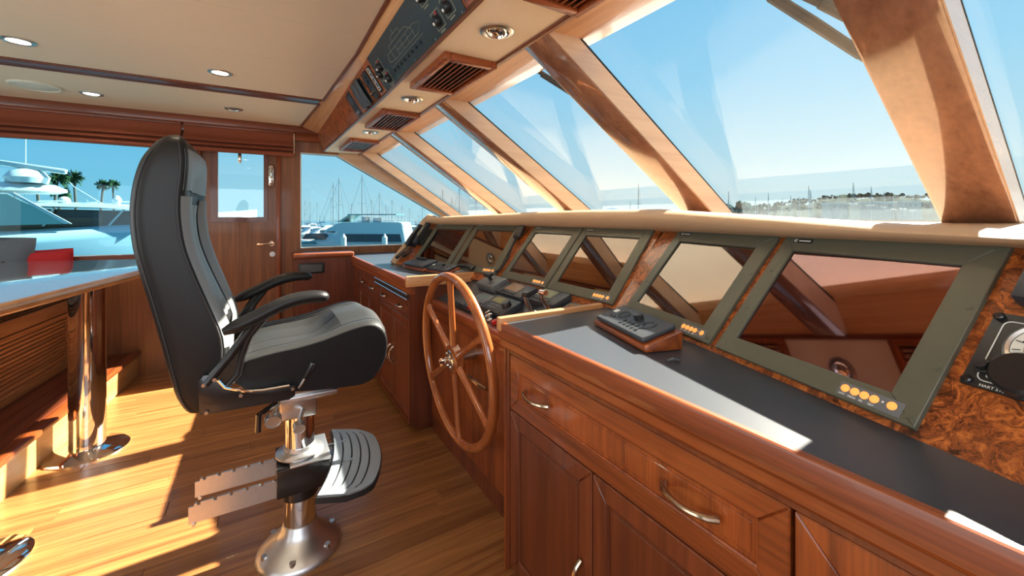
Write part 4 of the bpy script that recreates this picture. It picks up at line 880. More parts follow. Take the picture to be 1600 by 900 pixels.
mb = MB(); mb.tube([(x, y, 0.978) for x, y in off(TC, sg * 0.006)], 0.0235, 12, closed=True); mb.build('edge_band', LWY, tb)
for (x, y) in ((-0.836, 3.187), (-0.945, 2.335)):
    MB().cyl((x, y, 0.03), (x, y, 0.958), 0.076, n=40).build('post', CHROME, tb)
    MB().lathe([(0.176, 0.0), (0.176, 0.008), (0.16, 0.020), (0.10, 0.027), (0.085, 0.034), (0.076, 0.034)], M=Matrix.Translation((x, y, 0.0)), n=44).build('post_base', CHROME, tb)
def pillow(name, label, c, w, h, d, rot, mat):
    M = Matrix.Translation(c) @ rot; rows = []
    n = 14
    o = thing(name, label, 'cushion', M)
    for side in (1, -1):
        R = []
        for i in range(n + 1):
            row = []
            for j in range(n + 1):
                u, v = -1 + 2 * i / n, -1 + 2 * j / n
                k = max(0.0, (1 - u * u) * (1 - v * v)) ** 0.45
                pinch = 1 - 0.06 * (1 - abs(u)) * abs(v) ** 6 - 0.0; pinch2 = 1 - 0.06 * (1 - abs(v)) * abs(u) ** 6
                row.append((u * w / 2 * pinch2, side * d / 2 * k, v * h / 2 * pinch))
            R.append(row)
        rows.append(R)
    mb = MB()
    for R in rows: mb.loft(R, closed=False, caps=False)
    bmesh.ops.remove_doubles(mb.bm, verts=mb.bm.verts, dist=0.0004); bmesh.ops.recalc_face_normals(mb.bm, faces=mb.bm.faces)
    mb.build('cover', mat, o, local=True, ang=80)
    e = [(-w / 2, 0, -h / 2), (w / 2, 0, -h / 2), (w / 2, 0, h / 2), (-w / 2, 0, h / 2)]
    mb = MB(); loop = []
    for i in range(4):
        a, b = Vector(e[i]), Vector(e[(i + 1) % 4]); c_ = (a + b) / 2 * 0.94
        for k in range(8): t = k / 8; loop.append(a * (1 - t) ** 2 * 1 + c_ * 2 * t * (1 - t) + b * t * t if 0 < t else a * 0.985)
    mb.tube(loop, 0.004, 5, closed=True); mb.build('piping', mat, o, local=True)
    return o
pillow('throw_pillow', 'slate grey throw pillow standing behind the table by the left window', (-1.70, 4.405, 0.965), 0.52, 0.40, 0.12, Matrix.Rotation(radians(-5), 4, 'X') @ Matrix.Rotation(radians(3), 4, 'Y'), GREYF)
pillow('throw_pillow', 'red throw pillow lying low behind the table, right of the grey one', (-1.375, 4.42, 0.93), 0.28, 0.26, 0.11, Matrix.Rotation(radians(-5), 4, 'X') @ Matrix.Rotation(radians(-3), 4, 'Y'), REDF)

# roman shades
def blind(x0, x1, label, cord):
    o = thing('roman_shade', label, 'blind', ((x0 + x1) / 2, 4.43, 1.88), 'rust roman shades')
    MB().bb(x0, x1, 4.405, 4.435, 2.085, 2.105, bev=0.003).build('head_rail', DX, o)
    prof = [(4.425, 2.09), (4.415, 2.03), (4.39, 1.995), (4.350, 1.975), (4.344, 1.962), (4.392, 1.962), (4.382, 1.948), (4.338, 1.936), (4.332, 1.924), (4.385, 1.922), (4.374, 1.908), (4.328, 1.898), (4.324, 1.882), (4.335, 1.870), (4.40, 1.872), (4.43, 1.90)]
    for i, (a, b) in enumerate(((0, 5), (5, 9), (9, 15))):
        seg_ = prof[a:b + 1]
        mb = MB(); mb.loft([[(x, y + 0.002 * sin(x * 9 + i), z - 0.003 * sin((x - x0) / (x1 - x0) * pi) + 0.002 * sin(x * 5 + i)) for y, z in seg_] for x in [x0 + (x1 - x0) * k / 24 for k in range(25)]], closed=False, caps=False)
        bmesh.ops.solidify(mb.bm, geom=mb.bm.faces[:], thickness=0.003)
        mb.build('fold', SHADE, o, ang=50)
    if cord: MB().tube([(x1 + 0.006, 4.40, 2.09), (x1 + 0.008, 4.39, 1.99), (x1 + 0.005, 4.37, 1.90)], 0.004, 6).build('edge_cord', CREAM, o)
blind(-2.95, -0.592, 'long rust roman shade gathered above the left window', False)
blind(-0.572, 0.243, 'short rust roman shade gathered above the side door', True)

# ================================================================== CEILING FIXTURES
def downlight(x, y, lit, label, power=6):
    o = thing('ceiling_downlight', label, 'light', (x, y, 2.17), 'recessed ceiling downlights')
    MB().lathe([(0.062, 0.0), (0.062, -0.004), (0.052, -0.009), (0.043, -0.006), (0.040, 0.004)], M=Matrix.Translation((x, y, 2.17)), n=32).build('trim_ring', STEEL, o)
    MB().lathe([(0.040, 0.0), (0.030, -0.003), (0, -0.004)], M=Matrix.Translation((x, y, 2.167)), n=24).build('lamp', LAMPG if lit else LAMPOFF, o)
    if lit:
        d = bpy.data.lights.new('downlight_beam', 'SPOT'); d.energy = power; d.spot_size = radians(150); d.spot_blend = 0.8; d.color = (1.0, 0.82, 0.58); d.shadow_soft_size = 0.04
        l = bpy.data.objects.new('downlight_beam', d); COL.objects.link(l); l.parent = o; l.location = (0, 0, -0.02)
    return o
downlight(-1.03, 2.99, True, 'lit recessed downlight at the left frame edge, largest of the ceiling lights')
downlight(-0.22, 3.02, True, 'lit recessed downlight above the chair back in the main headliner')
downlight(-1.03, 4.0, True, 'lit recessed downlight beside the oval ceiling speaker')
downlight(-0.20, 3.975, False, 'dim recessed downlight nearest the side door')
for x, y, w_ in ((-1.03, 1.75, 'over the near end of the table'), (-0.22, 1.72, 'straight over the helm chair arms'), (-1.03, 0.6, 'over the aisle behind the chair, port one'), (-0.22, 0.5, 'over the aisle beside the near cabinet')): downlight(x, y, True, 'lit recessed downlight ' + w_, 6)  # added downlights out of view, put in to light the room
sp = thing('ceiling_speaker', 'round ivory ceiling speaker by the left window', 'speaker', (-1.285, 3.955, 2.17))
MB().lathe([(0.125, 0.0), (0.125, -0.006), (0.112, -0.011), (0.108, -0.007)], M=Matrix.Translation((-1.285, 3.955, 2.17)), n=40).build('rim', SPKR, sp)
MB().lathe([(0.109, 0.0), (0.108, -0.007), (0.06, -0.012), (0, -0.013)], M=Matrix.Translation((-1.285, 3.955, 2.17)), n=40).build('grille', SPKR, sp)
for y, lab in ((1.264, 'nearest of the three chrome eyeball spotlights in the cream soffit'), (2.22, 'middle chrome eyeball spotlight in the soffit between the two nearer vents'), (3.24, 'farthest small chrome eyeball spotlight in the soffit')):
    o = thing('eyeball_spotlight', lab, 'light', (0.70, y, 1.953), 'soffit eyeball spotlights'); T = Matrix.Translation((0.70, y, 1.953))
    MB().lathe([(0.060, 0.0), (0.060, -0.005), (0.050, -0.010), (0.044, -0.010), (0.042, -0.004), (0.040, 0.0)], M=T, n=32).build('trim_ring', STEEL, o)
    MB().lathe([(0.040, 0.0), (0.038, -0.006), (0.030, -0.012), (0.026, -0.013), (0.022, -0.006), (0, -0.004)], M=T @ Matrix.Rotation(radians(14), 4, 'Y'), n=28).build('eyeball', CHROME, o)
def vent(y0, y1, label):
    x0, x1 = 0.607, 0.842
    o = thing('louvred_vent', label, 'vent', ((x0 + x1) / 2, (y0 + y1) / 2, 1.953), 'louvred soffit vents')
    zb = 1.922
    mb = MB()
    for r in ((x0, x0 + 0.028, y0, y1), (x1 - 0.022, x1, y0, y1), (x0 + 0.028, x1 - 0.022, y0, y0 + 0.03), (x0 + 0.028, x1 - 0.022, y1 - 0.03, y1)): mb.bb(*r, zb, 1.953, bev=0.004)
    mb.build('frame', WX, o)
    MB().bb(x0 + 0.02, x1 - 0.02, y0 + 0.02, y1 - 0.02, 1.948, 1.953).build('backing', BLACK, o)
    for k in range(8):
        x = x0 + 0.040 + k * 0.0222
        MB().box((x, (y0 + y1) / 2, 1.934), (0.017, y1 - y0 - 0.056, 0.005), M=Matrix.Translation((x, 0, 1.934)) @ Matrix.Rotation(radians(-35), 4, 'Y') @ Matrix.Translation((-x, 0, -1.934)), bev=0.0015, seg=1).build('slat', WY, o)
vent(0.55, 1.0, 'louvred teak vent cut by the top frame edge, nearest in the soffit')
vent(1.515, 1.965, 'largest whole louvred teak vent in the soffit beside the switch panel')
vent(2.50, 3.0, 'louvred teak vent in the soffit between the middle and far spotlights')
vent(3.56, 4.14, 'small louvred teak vent at the far end of the soffit')

# overhead switch panel on the burl fascia: x along the panel to the near side, y down the face, z out
FO = frame((0.455, 2.0, 2.115), (0, -1, 0), (-0.105, 0, 0.16))
FO = frame((0.56, 2.0, 1.955), (0, -1, 0), (-0.105, 0, 0.16))
# FO local: x towards the camera end, y up the fascia (0..0.191), z out of the face
op = thing('overhead_switchboard', 'long slate overhead switch panel with rotary switches and printed ship diagram', 'panel', FO)
MB().bb(-0.18, 0.80, 0.004, 0.190, 0, 0.006, bev=0.0015).build('plate', SWPANEL, op, local=True)
def rot_switch(x, y):
    b = MB()
    for r in ((-0.035, 0.035, 0.028, 0.031), (-0.035, 0.035, -0.031, -0.028), (-0.035, -0.032, -0.03, 0.03), (0.032, 0.035, -0.03, 0.03)): b.bb(x + r[0], x + r[1], y + r[2], y + r[3], 0.0055, 0.0068)
    b = b.build('outline', PRINT, op, local=True)
    k = MB().lathe([(0.019, 0), (0.019, 0.016), (0.015, 0.022), (0, 0.022)], M=Matrix.Translation((x, y - 0.003, 0.006)), n=18).build('rotary_switch', BLACK, op, local=True)
    MB().ball((x - 0.004, y - 0.008, 0.028), (0.006, 0.006, 0.003), n=8).build('lit_tip', WHITE, k, local=True)
    MB().lathe([(0.008, 0), (0.008, 0.004), (0, 0.006)], M=Matrix.Translation((x + 0.006, y + 0.021, 0.006)), n=10).build('warning_light', REDDIM, k, local=True)
    MB().bb(x - 0.024, x + 0.016, y - 0.041, y - 0.036, 0.0055, 0.0066).build('caption', PRINT, op, local=True)
for x, y in ((0.625, 0.052), (0.72, 0.060), (0.60, 0.150), (0.72, 0.150), (-0.075, 0.112), (-0.05, 0.045), (-0.125, 0.09)): rot_switch(x, y)
hull = MB(); a_ = 0.006
def ln(pts, r=0.0011): hull.tube([(x, y, 0.0062) for x, y in pts], r, 4)
ln([(0.06, 0.085), (0.12, 0.075), (0.45, 0.075), (0.50, 0.10), (0.44, 0.115), (0.08, 0.115), (0.06, 0.085)]); ln([(0.12, 0.115), (0.14, 0.135), (0.36, 0.135), (0.40, 0.115)]); ln([(0.18, 0.135), (0.20, 0.155), (0.30, 0.155), (0.31, 0.135)]); ln([(0.05, 0.062), (0.48, 0.062)]); ln([(0.2, 0.095), (0.42, 0.095)]); ln([(0.24, 0.155), (0.24, 0.172)])
for k in range(5): ln([(0.13 + k * 0.07, 0.075), (0.13 + k * 0.07, 0.115)], 0.0008)
hull.build('ship_diagram', PRINT, op, local=True)
for k in range(8): MB().cyl((0.06 + k * 0.052, 0.045, 0.006), (0.06 + k * 0.052, 0.045, 0.011), 0.007, n=10).build('push_button', BLACK, op, local=True)
mb = MB()
for k in range(5): mb.cyl((-0.165 + k * 0.237, 0.183, 0.006), (-0.165 + k * 0.237, 0.183, 0.008), 0.005, n=8).cyl((-0.165 + k * 0.237, 0.011, 0.006), (-0.165 + k * 0.237, 0.011, 0.008), 0.005, n=8)
mb.build('screw', NICKEL, op, local=True)
o = thing('label_plate', 'small black plate with white outlined symbols on the overhead burl fascia', 'panel', FO @ Matrix.Translation((-0.245, 0.095, 0)))
MB().bb(-0.028, 0.022, -0.07, 0.07, 0, 0.008, bev=0.002).build('plate', BLACK, o, local=True)
mb = MB()
for r in ((-0.022, 0.016, 0.058, 0.061), (-0.022, 0.016, -0.061, -0.058), (-0.022, -0.019, -0.06, 0.06), (0.013, 0.016, -0.06, 0.06)): mb.bb(*r, 0.0075, 0.009)
for k in range(4): mb.bb(-0.012, 0.008, -0.048 + k * 0.028, -0.045 + k * 0.028, 0.0075, 0.009).bb(-0.012 + 0.017 * (k % 2), -0.009 + 0.017 * (k % 2), -0.045 + k * 0.028, -0.03 + k * 0.028, 0.0075, 0.009)
mb.build('printed_symbols', WHITE, o, local=True)
o = thing('socket_module', 'black socket module with chrome toggle between the label plate and overhead handset', 'panel', FO @ Matrix.Translation((-0.345, 0.09, 0)))
MB().bb(-0.05, 0.04, -0.075, 0.075, 0, 0.01, bev=0.003).build('plate', BLACK, o, local=True)
MB().lathe([(0.022, 0), (0.022, 0.008), (0.014, 0.008), (0.014, 0.003), (0, 0.003)], M=Matrix.Translation((-0.005, 0.035, 0.01)), n=18).build('socket', DGREY, o, local=True)
MB().cyl((0.0, -0.035, 0.01), (0.0, -0.045, 0.035), 0.006, n=8).build('toggle', CHROME, o, local=True)
o = thing('overhead_telephone', 'black telephone handset in a cradle with lit display on the overhead fascia', 'telephone', FO @ Matrix.Translation((-0.55, 0.092, 0)) @ Matrix.Diagonal((0.8, 0.82, 0.65, 1)))
MB().bb(-0.16, 0.13, -0.08, 0.09, 0, 0.012, bev=0.003).build('base', BLACK, o, local=True)
for x in (0.075, -0.035): MB().loft([[(x + sx * w, yy, zz + dz) for sx, dz in ((-1, 0), (-0.75, 0.02), (0.75, 0.02), (1, 0))] for yy, w, zz in ((-0.095, 0.03, 0.012), (-0.085, 0.042, 0.03), (0.0, 0.045, 0.04), (0.085, 0.042, 0.03), (0.1, 0.03, 0.012))]).build('handset' if x > 0 else 'cradle_cover', DGREY, o, local=True, ang=50)
MB().bb(-0.145, -0.085, -0.07, 0.01, 0.011, 0.014).build('screen', PALEBLUE, o, local=True)
MB().bb(-0.145, -0.10, 0.03, 0.06, 0.011, 0.014).build('amber_key', AMBER, o, local=True)
o = thing('control_module', 'narrow black control module at the far end of the overhead instruments', 'panel', FO @ Matrix.Translation((-0.80, 0.085, 0)))
MB().bb(-0.075, 0.055, -0.08, 0.085, 0, 0.012, bev=0.003).build('plate', BLACK, o, local=True)
MB().bb(-0.055, 0.035, 0.01, 0.065, 0.011, 0.015, bev=0.002).build('screen', DGREY, o, local=True)
for k in range(3): MB().bb(-0.05 + k * 0.03, -0.028 + k * 0.03, -0.055, -0.035, 0.011, 0.016, bev=0.002).build('key', MGREY, o, local=True)

# ================================================================== OUTSIDE: the harbour
# plan coordinates of the harbour: l metres to the right of and a metres along a line bearing 31 degrees to starboard of the pier
TH = radians(31.095)
def hp(l, a, z): return Vector((sin(TH) * a + cos(TH) * l, cos(TH) * a - sin(TH) * l, z))
WZ0 = -3.4
MB().bb(-400, 700, -500, 700, WZ0 - 0.5, WZ0).build('harbour_water', WATER, kind=S)
def hframe(l, a, turn): 
    p = hp(l, a, WZ0); t = turn - TH
    return frame(p, (cos(t), sin(t), 0), (-sin(t), cos(t), 0))
# wiper arms and searchlight on our own deck
def wiper(name, label, a, b, r=0.014, blade=False):
    o = thing(name, label, 'wiper', a); a, b = Vector(a), Vector(b); n = Vector((0.56, 0, 0.83)) * 0.03
    MB().tube([a, (a + b) / 2 + n * 0.15, b], r, 8).build('arm', RUBBER, o)
    d = (b - a).normalized()
    MB().tube([a + d * 0.05 - n * 0.3, b - d * 0.02 - n * 0.3], r * 0.7, 6).build('blade', RUBBER, o)
wiper('windscreen_wiper', 'long dark wiper arm across the top of the large front pane', (1.147, 0.62, 1.93), (1.43, 0.472, 1.743))
wiper('windscreen_wiper', 'short dark wiper arm in the upper corner beside the big mullion', (1.212, 0.532, 1.887), (1.33, 0.455, 1.81))
wiper('windscreen_wiper', 'small dark wiper arm behind the top of the second mullion', (1.059, 1.574, 1.988), (1.256, 1.479, 1.858), 0.011)
o = thing('searchlight', 'chrome domed searchlight on the foredeck just above the brow', 'searchlight', (2.9, 2.93, 1.20))
MB().lathe([(0.09, -0.22), (0.09, 0.10), (0.085, 0.15), (0.06, 0.185), (0, 0.20)], M=Matrix.Translation((2.9, 2.93, 1.20)), n=28).build('dome', CHROME, o)
MB().cyl((2.9, 2.93, 0.9), (2.9, 2.93, 1.0), 0.05).build('stand', GEL, o)
MB().prism([(2.2, -1.5, 1.0), (2.2, 5.0, 1.0), (6.0, 4.2, 0.5), (9.5, 1.75, 0.4), (6.0, -0.7, 0.5)], (0, 0, -0.5)).build('foredeck', DECKW, label='white foredeck of the boat ahead of the windscreen', cat='deck')

# neighbouring yacht outside the left window
ny = thing('moored_yacht', 'large white yacht moored alongside, its foredeck filling the left window', 'yacht', (-4, 19, WZ0))
def yring(x, hw, zt, zb): return [(x, 19 + hw * sy, z) for sy, z in ((-0.55, zb), (-0.9, zb + (zt - zb) * 0.5), (-1.0, zt - 0.35), (-0.93, zt - 0.05), (-0.5, zt + 0.16), (0, zt + 0.24), (0.5, zt + 0.16), (0.93, zt - 0.05), (1, zt - 0.35), (0.9, zb + (zt - zb) * 0.5), (0.55, zb))]
MB().loft([yring(-14, 2.4, 0.7, WZ0), yring(-8, 2.4, 0.78, WZ0), yring(-6, 2.35, 0.86, WZ0), yring(-4.6, 2.2, 0.98, WZ0), yring(-3.4, 1.9, 1.10, WZ0), yring(-2.2, 1.45, 1.20, WZ0), yring(-1.0, 0.8, 1.30, WZ0), yring(-0.2, 0.15, 1.38, WZ0 + 1.2)]).build('hull', GELB, ny, ang=60)
MB().loft([[(x, 17.35 + dy, z) for dy, z in ((0, zl), (0.1, zu), (3.1, zu), (3.2, zl))] for x, zl, zu in ((-8, 0.9, 1.6), (-6.5, 0.92, 1.58), (-4.4, 1.0, 1.53), (-3.2, 1.12, 1.50))]).build('windscreen_band', SMOKED, ny)
MB().bb(-5.4, -4.2, 17.33, 17.38, 1.05, 1.30).bb(-6.0, -5.45, 17.33, 17.38, 1.02, 1.25).build('windscreen_cover', BROWNC, ny)
for x0, x1 in ((-4.1, -3.75), (-5.5, -5.3), (-3.4, -3.1)): MB().prism([(x0, 17.3, 1.05), (x0 + 0.06, 17.3, 1.05), (x1 + 0.06, 17.3, 1.56), (x1, 17.3, 1.56)], (0, 0.06, 0)).build('windscreen_post', GEL, ny)
MB().loft([[(x, 17.1 + dy, z + dz) for dy, dz in ((0, 0), (0.05, 0.09), (1.8, 0.17), (3.6, 0.09), (3.65, 0))] for x, z in ((-9, 1.62), (-5.4, 1.63), (-4.2, 1.60), (-3.3, 1.52), (-2.7, 1.46))]).build('hardtop', GEL, ny)
MB().prism([(-9, 16.95, 1.95), (-6.05, 16.95, 1.95), (-4.85, 16.95, 1.12), (-9, 16.95, 1.0)], (0, 0.06, 0)).build('side_wing', SAGE, ny)
MB().prism([(-6.05, 16.93, 2.0), (-5.93, 16.93, 2.0), (-4.78, 16.93, 1.12), (-4.92, 16.93, 1.12)], (0, 0.06, 0)).build('wing_edge', GEL, ny)
MB().loft([[(-6.9 + 1.75 * cos(a) * k, 17.9 + 1.0 * sin(a) * k, z) for a in [j * pi / 12 for j in range(24)]] for k, z in ((0.9, 2.02), (1.0, 2.07), (1.0, 2.15), (0.86, 2.28), (0.5, 2.32))]).build('radar_platform', GEL, ny)
MB().lathe([(0.42, 0), (0.46, 0.16), (0.34, 0.34), (0.16, 0.42), (0.1, 0.42)], M=Matrix.Translation((-5.85, 17.5, 2.30)), n=28).build('radome', GEL, ny)
MB().box((0, 0, 0), (2.0, 0.16, 0.15), M=Matrix.Translation((-6.0, 17.4, 2.80)) @ Matrix.Rotation(radians(8), 4, 'Y'), bev=0.04).build('radar_scanner', GEL, ny)
MB().cyl((-5.95, 17.7, 2.6), (-5.95, 17.7, 4.15), 0.012, n=6).cyl((-5.0, 17.6, 1.7), (-4.4, 17.6, 1.78), 0.02, n=6).tube([(-4.95, 17.4, 2.36), (-4.55, 17.4, 1.78)], 0.010, 5).tube([(-4.85, 17.4, 2.22), (-4.2, 17.4, 1.70)], 0.010, 5).build('whip_aerial', GEL, ny)
MB().tube([(-5.7, 17.5, 1.6), (-5.65, 17.5, 1.78), (-5.0, 17.5, 1.80), (-4.9, 17.5, 1.65)], 0.02, 6).ball((-5.15, 17.7, 1.80), (0.14, 0.14, 0.14)).build('deck_rail', GEL, ny)
MB().lathe([(0.10, 0), (0.12, 0.15), (0.06, 0.26), (0, 0.28)], M=Matrix.Translation((-3.95, 17.6, 1.72)), n=16).cyl((-4.05, 17.6, 1.80), (-3.6, 17.6, 1.80), 0.03, n=6).build('satellite_dome', GEL, ny)
MB().ball((-3.35, 17.5, 1.72), (0.17, 0.15, 0.11)).build('search_lamp', GEL, ny)

# palms behind it
def palm(l, a, ztop, crown, label, seed):
    rnd = random.Random(seed); p = hp(l, a, 0)
    o = thing('palm_tree', label, 'palm', (p.x, p.y, -1.5), 'palms on the far quay')
    lean = rnd.uniform(-0.4, 0.4)
    MB().tube([(p.x + lean * (k / 5) ** 2, p.y, -1.5 + (ztop + 1.5) * k / 5) for k in range(6)], [0.2, 0.17, 0.15, 0.14, 0.13, 0.16], 8).build('trunk', TRUNK, o)
    mb = MB(); top = Vector((p.x + lean, p.y, ztop))
    for k in range(46):
        az = rnd.uniform(0, 2 * pi); el = rnd.uniform(-0.9, 1.25); L = crown * rnd.uniform(0.75, 1.05)
        d = Vector((cos(az) * cos(el), sin(az) * cos(el), sin(el))); s = d.cross(Vector((0, 0, 1))).normalized() * 0.11 * crown
        m_ = top + d * L * 0.6; e = top + d * L + Vector((0, 0, -0.30 * L))
        mb.tri([top, m_ + s, e]); mb.tri([top, e, m_ - s])
        for j in range(3): q = top + d * L * (0.5 + 0.15 * j); mb.tri([q, q + s * 2.0 + Vector((0, 0, -0.3 * crown)), q + d * 0.15 * L])
    mb.build('crown', FROND, o)
for i, (u, a, v, c, lb) in enumerate(((84, 48, 279, 2.0, 'palm with full crown right of the radar dome'), (120, 52, 277, 1.95, 'tallest palm over the hardtop of the moored yacht'), (156, 54, 288, 1.55, 'palm left of the rightmost palm by the chair'), (179, 66, 288, 1.7, 'rightmost palm, nearest the chair back'), (62, 44, 284, 1.9, 'leafy palm partly behind the radar dome'), (92, 44, 301, 1.7, 'short palm with drooping fronds above the hardtop'), (20, 52, 290, 2.1, 'palm behind the radar platform at the left frame edge'))):
    palm((u - 800) / 645 * a, a, 1.3 + (340 - v) / 645 * a, c * 0.62, lb, i)

def blobtree(mb, c, r, rnd, n=26):
    for k in range(n):
        d = Vector((rnd.gauss(0, 1), rnd.gauss(0, 1), abs(rnd.gauss(0, 1)))).normalized(); q = Vector(c) + Vector((d.x * r[0], d.y * r[0], d.z * r[1])) * rnd.uniform(0.6, 1.0)
        t = bmesh.new(); bmesh.ops.create_icosphere(t, subdivisions=1, radius=r[0] * rnd.uniform(0.22, 0.4))
        for v in t.verts: v.co = Vector(v.co) * rnd.uniform(0.8, 1.2) + q
        mb._join(t)
# hill and tree line
rnd = random.Random(3)
mb = MB(); ridge = []
N_ = 90
for i in range(N_ + 1):
    u = 1020 + 900 * i / N_; a = 330; f = min(1.0, max(0.0, (u - 1080) / 230))
    h = 0.3 + 17.7 * f + (0.3 + 1.3 * f) * sin(i * 0.7) + 1.2 * sin(i * 1.7 + 1); l = (u - 800) / 645 * a
    ridge.append([hp(l * 0.86, a * 0.86, WZ0), hp(l * 0.9, a * 0.9, WZ0 + h * 0.45), hp(l * 0.96, a * 0.96, h * 0.8), hp(l, a, h - 0.5), hp(l * 1.2, a * 1.2, WZ0)])
mb.loft(ridge, closed=False, caps=False); mb.build('harbour_hill', HILL, kind=S)
mb = MB()
for i in range(150):
    u = rnd.uniform(1085, 1620); f = min(1.0, max(0.0, (u - 1080) / 230)); a = rnd.choice((300, 318, 328)); h = (3.0 + 15 * f) * (1.0 if a > 310 else 0.6)
    r = rnd.uniform(1.8, 4.0); blobtree(mb, hp((u - 800) / 645 * a, a, h - 1.4), (r, r * 0.9), rnd, 7)
for i in range(60):
    u = rnd.choice((rnd.uniform(695, 790), rnd.uniform(985, 1090))); a = 310; r = rnd.uniform(0.9, 2.0); blobtree(mb, hp((u - 800) / 645 * a, a, 0.2), (r * 1.3, r * 1.3), rnd, 12)
mb.build('hill_tree_cover', HLEAF, label='hazy low trees and scrub covering the distant hill', cat='trees', kind='stuff')
for u, a, r, lb in ((1132, 138, 3.0, 'dark green tree at the foot of the near mullion, left one of two'), (1160, 160, 3.8, 'rounded dark green tree on the waterfront right of its neighbour')):
    p = hp((u - 800) / 645 * a, a, 0); o = thing('waterfront_tree', lb, 'tree', (p.x, p.y, WZ0))
    mb = MB(); blobtree(mb, (p.x, p.y, 0.8 + r * 0.5), (r, r * 1.1), rnd, 70); mb.build('foliage', LEAF, o)
    MB().cyl((p.x, p.y, WZ0), (p.x, p.y, 1.5), 0.4, 0.25, n=8).build('trunk', TRUNK, o)
for i, (u0, u1, v0, v1, lb) in enumerate(((1300, 1325, 318, 332, 'small pale building on the hillside beside the white boat'), (1345, 1395, 317, 331, 'long pale building with flat roof on the hillside'), (1402, 1440, 316, 332, 'pale building nearest the wide mullion'))):
    a = 240; l0, l1 = (u0 - 800) / 645 * a, (u1 - 800) / 645 * a; zt = 1.3 + (340 - v0) / 645 * a; M = hframe((l0 + l1) / 2, a, 0)
    o = thing('waterfront_building', lb, 'building', M)
    w = l1 - l0; hh = zt - WZ0
    MB().bb(-w / 2, w / 2, 0, 8, 0, hh).build('walls', BLDG, o, local=True); MB().bb(-w / 2 - 0.4, w / 2 + 0.4, -0.4, 8.4, hh, hh + 0.5).build('roof', GEL, o, local=True)
    for k in range(int(w // 3)): MB().bb(-w / 2 + 1 + k * 3, -w / 2 + 2.4 + k * 3, -0.1, 0.1, hh - 2.4, hh - 1.0).build('window', GREYF, o, local=True)

# motor yacht seen through the far window
my = thing('motor_yacht', 'white motor yacht with long dark windows moored across the fairway', 'yacht', hframe(-17.5, 48, radians(-4)))
def sect(x, hw, zs): return [(x, sy * hw, z) for sy, z in ((-0.6, 0.0), (-1.0, zs * 0.8), (-1.0, zs), (1.0, zs), (1.0, zs * 0.8), (0.6, 0.0))]
MB().loft([sect(-8.5, 0.1, 2.3), sect(-7.0, 1.0, 2.15), sect(-4.0, 1.9, 1.95), sect(0, 2.1, 1.85), sect(6.2, 2.1, 1.8)]).build('hull', GEL, my, local=True)
MB().loft([[(x0, -1.75, 1.85), (x1, -1.6, z), (x1, 1.6, z), (x0, 1.75, 1.85)] for x0, x1, z in ((-6.2, -4.8, 2.2), (-5.0, -3.2, 3.5), (-2.0, -1.6, 4.15), (5.2, 5.0, 4.2), (5.8, 5.3, 4.1))], closed=True).build('deckhouse', GELB, my, local=True)
for k, (x0, x1, z0, z1) in enumerate(((-1.3, 1.2, 2.0, 2.85), (1.25, 3.2, 2.0, 2.85), (3.25, 5.4, 2.0, 2.85))): MB().prism([(x0, -1.85, z0), (x1, -1.85, z0), (x1 - (0.25 if k == 2 else 0), -1.76, z1), (x0 + (0.1 if k == 0 else 0), -1.76, z1)], (0, 0.1, 0)).build('side_window', DARKW, my, local=True)
MB().prism([(-6.1, -1.9, 2.25), (-3.4, -1.9, 2.25), (-3.1, -1.9, 2.75), (-3.4, -1.9, 2.95), (-5.6, -1.9, 2.9)], (0, 0.4, 0)).build('front_window', DARKW, my, local=True)
MB().bb(-3.2, -2.3, -1.75, -1.6, 3.05, 3.15).build('air_slot', BLACK, my, local=True)
MB().bb(-1.0, 4.6, -1.4, 1.4, 5.0, 5.1).build('bimini_top', TEALC, my, local=True)
MB().prism([(-2.2, -1.3, 4.2), (-1.7, -1.3, 4.2), (-0.6, -1.3, 5.05), (-0.9, -1.3, 5.05)], (0, 2.6, 0)).build('flybridge_screen', TEALG, my, local=True)
mb = MB()
for x in (-0.8, 1.2, 2.8, 4.5): mb.cyl((x, -1.3, 4.1), (x + 0.1, -1.3, 5.05), 0.03, n=6)
mb.tube([(5.3, -1.5, 4.1), (6.0, -1.5, 2.0)], 0.04, 6); mb.build('stanchion', GEL, my, local=True)
mb = MB().bb(0.5, 1.2, -1.2, -0.4, 4.15, 4.75, bev=0.1).bb(1.8, 2.6, -1.2, -0.4, 4.15, 4.65, bev=0.1); mb.build('flybridge_seat', GEL, my, local=True)
MB().bb(-8.0, -4.5, -2.0, 2.0, 1.75, 1.95).build('rubbing_strake', TEALC, my, local=True)

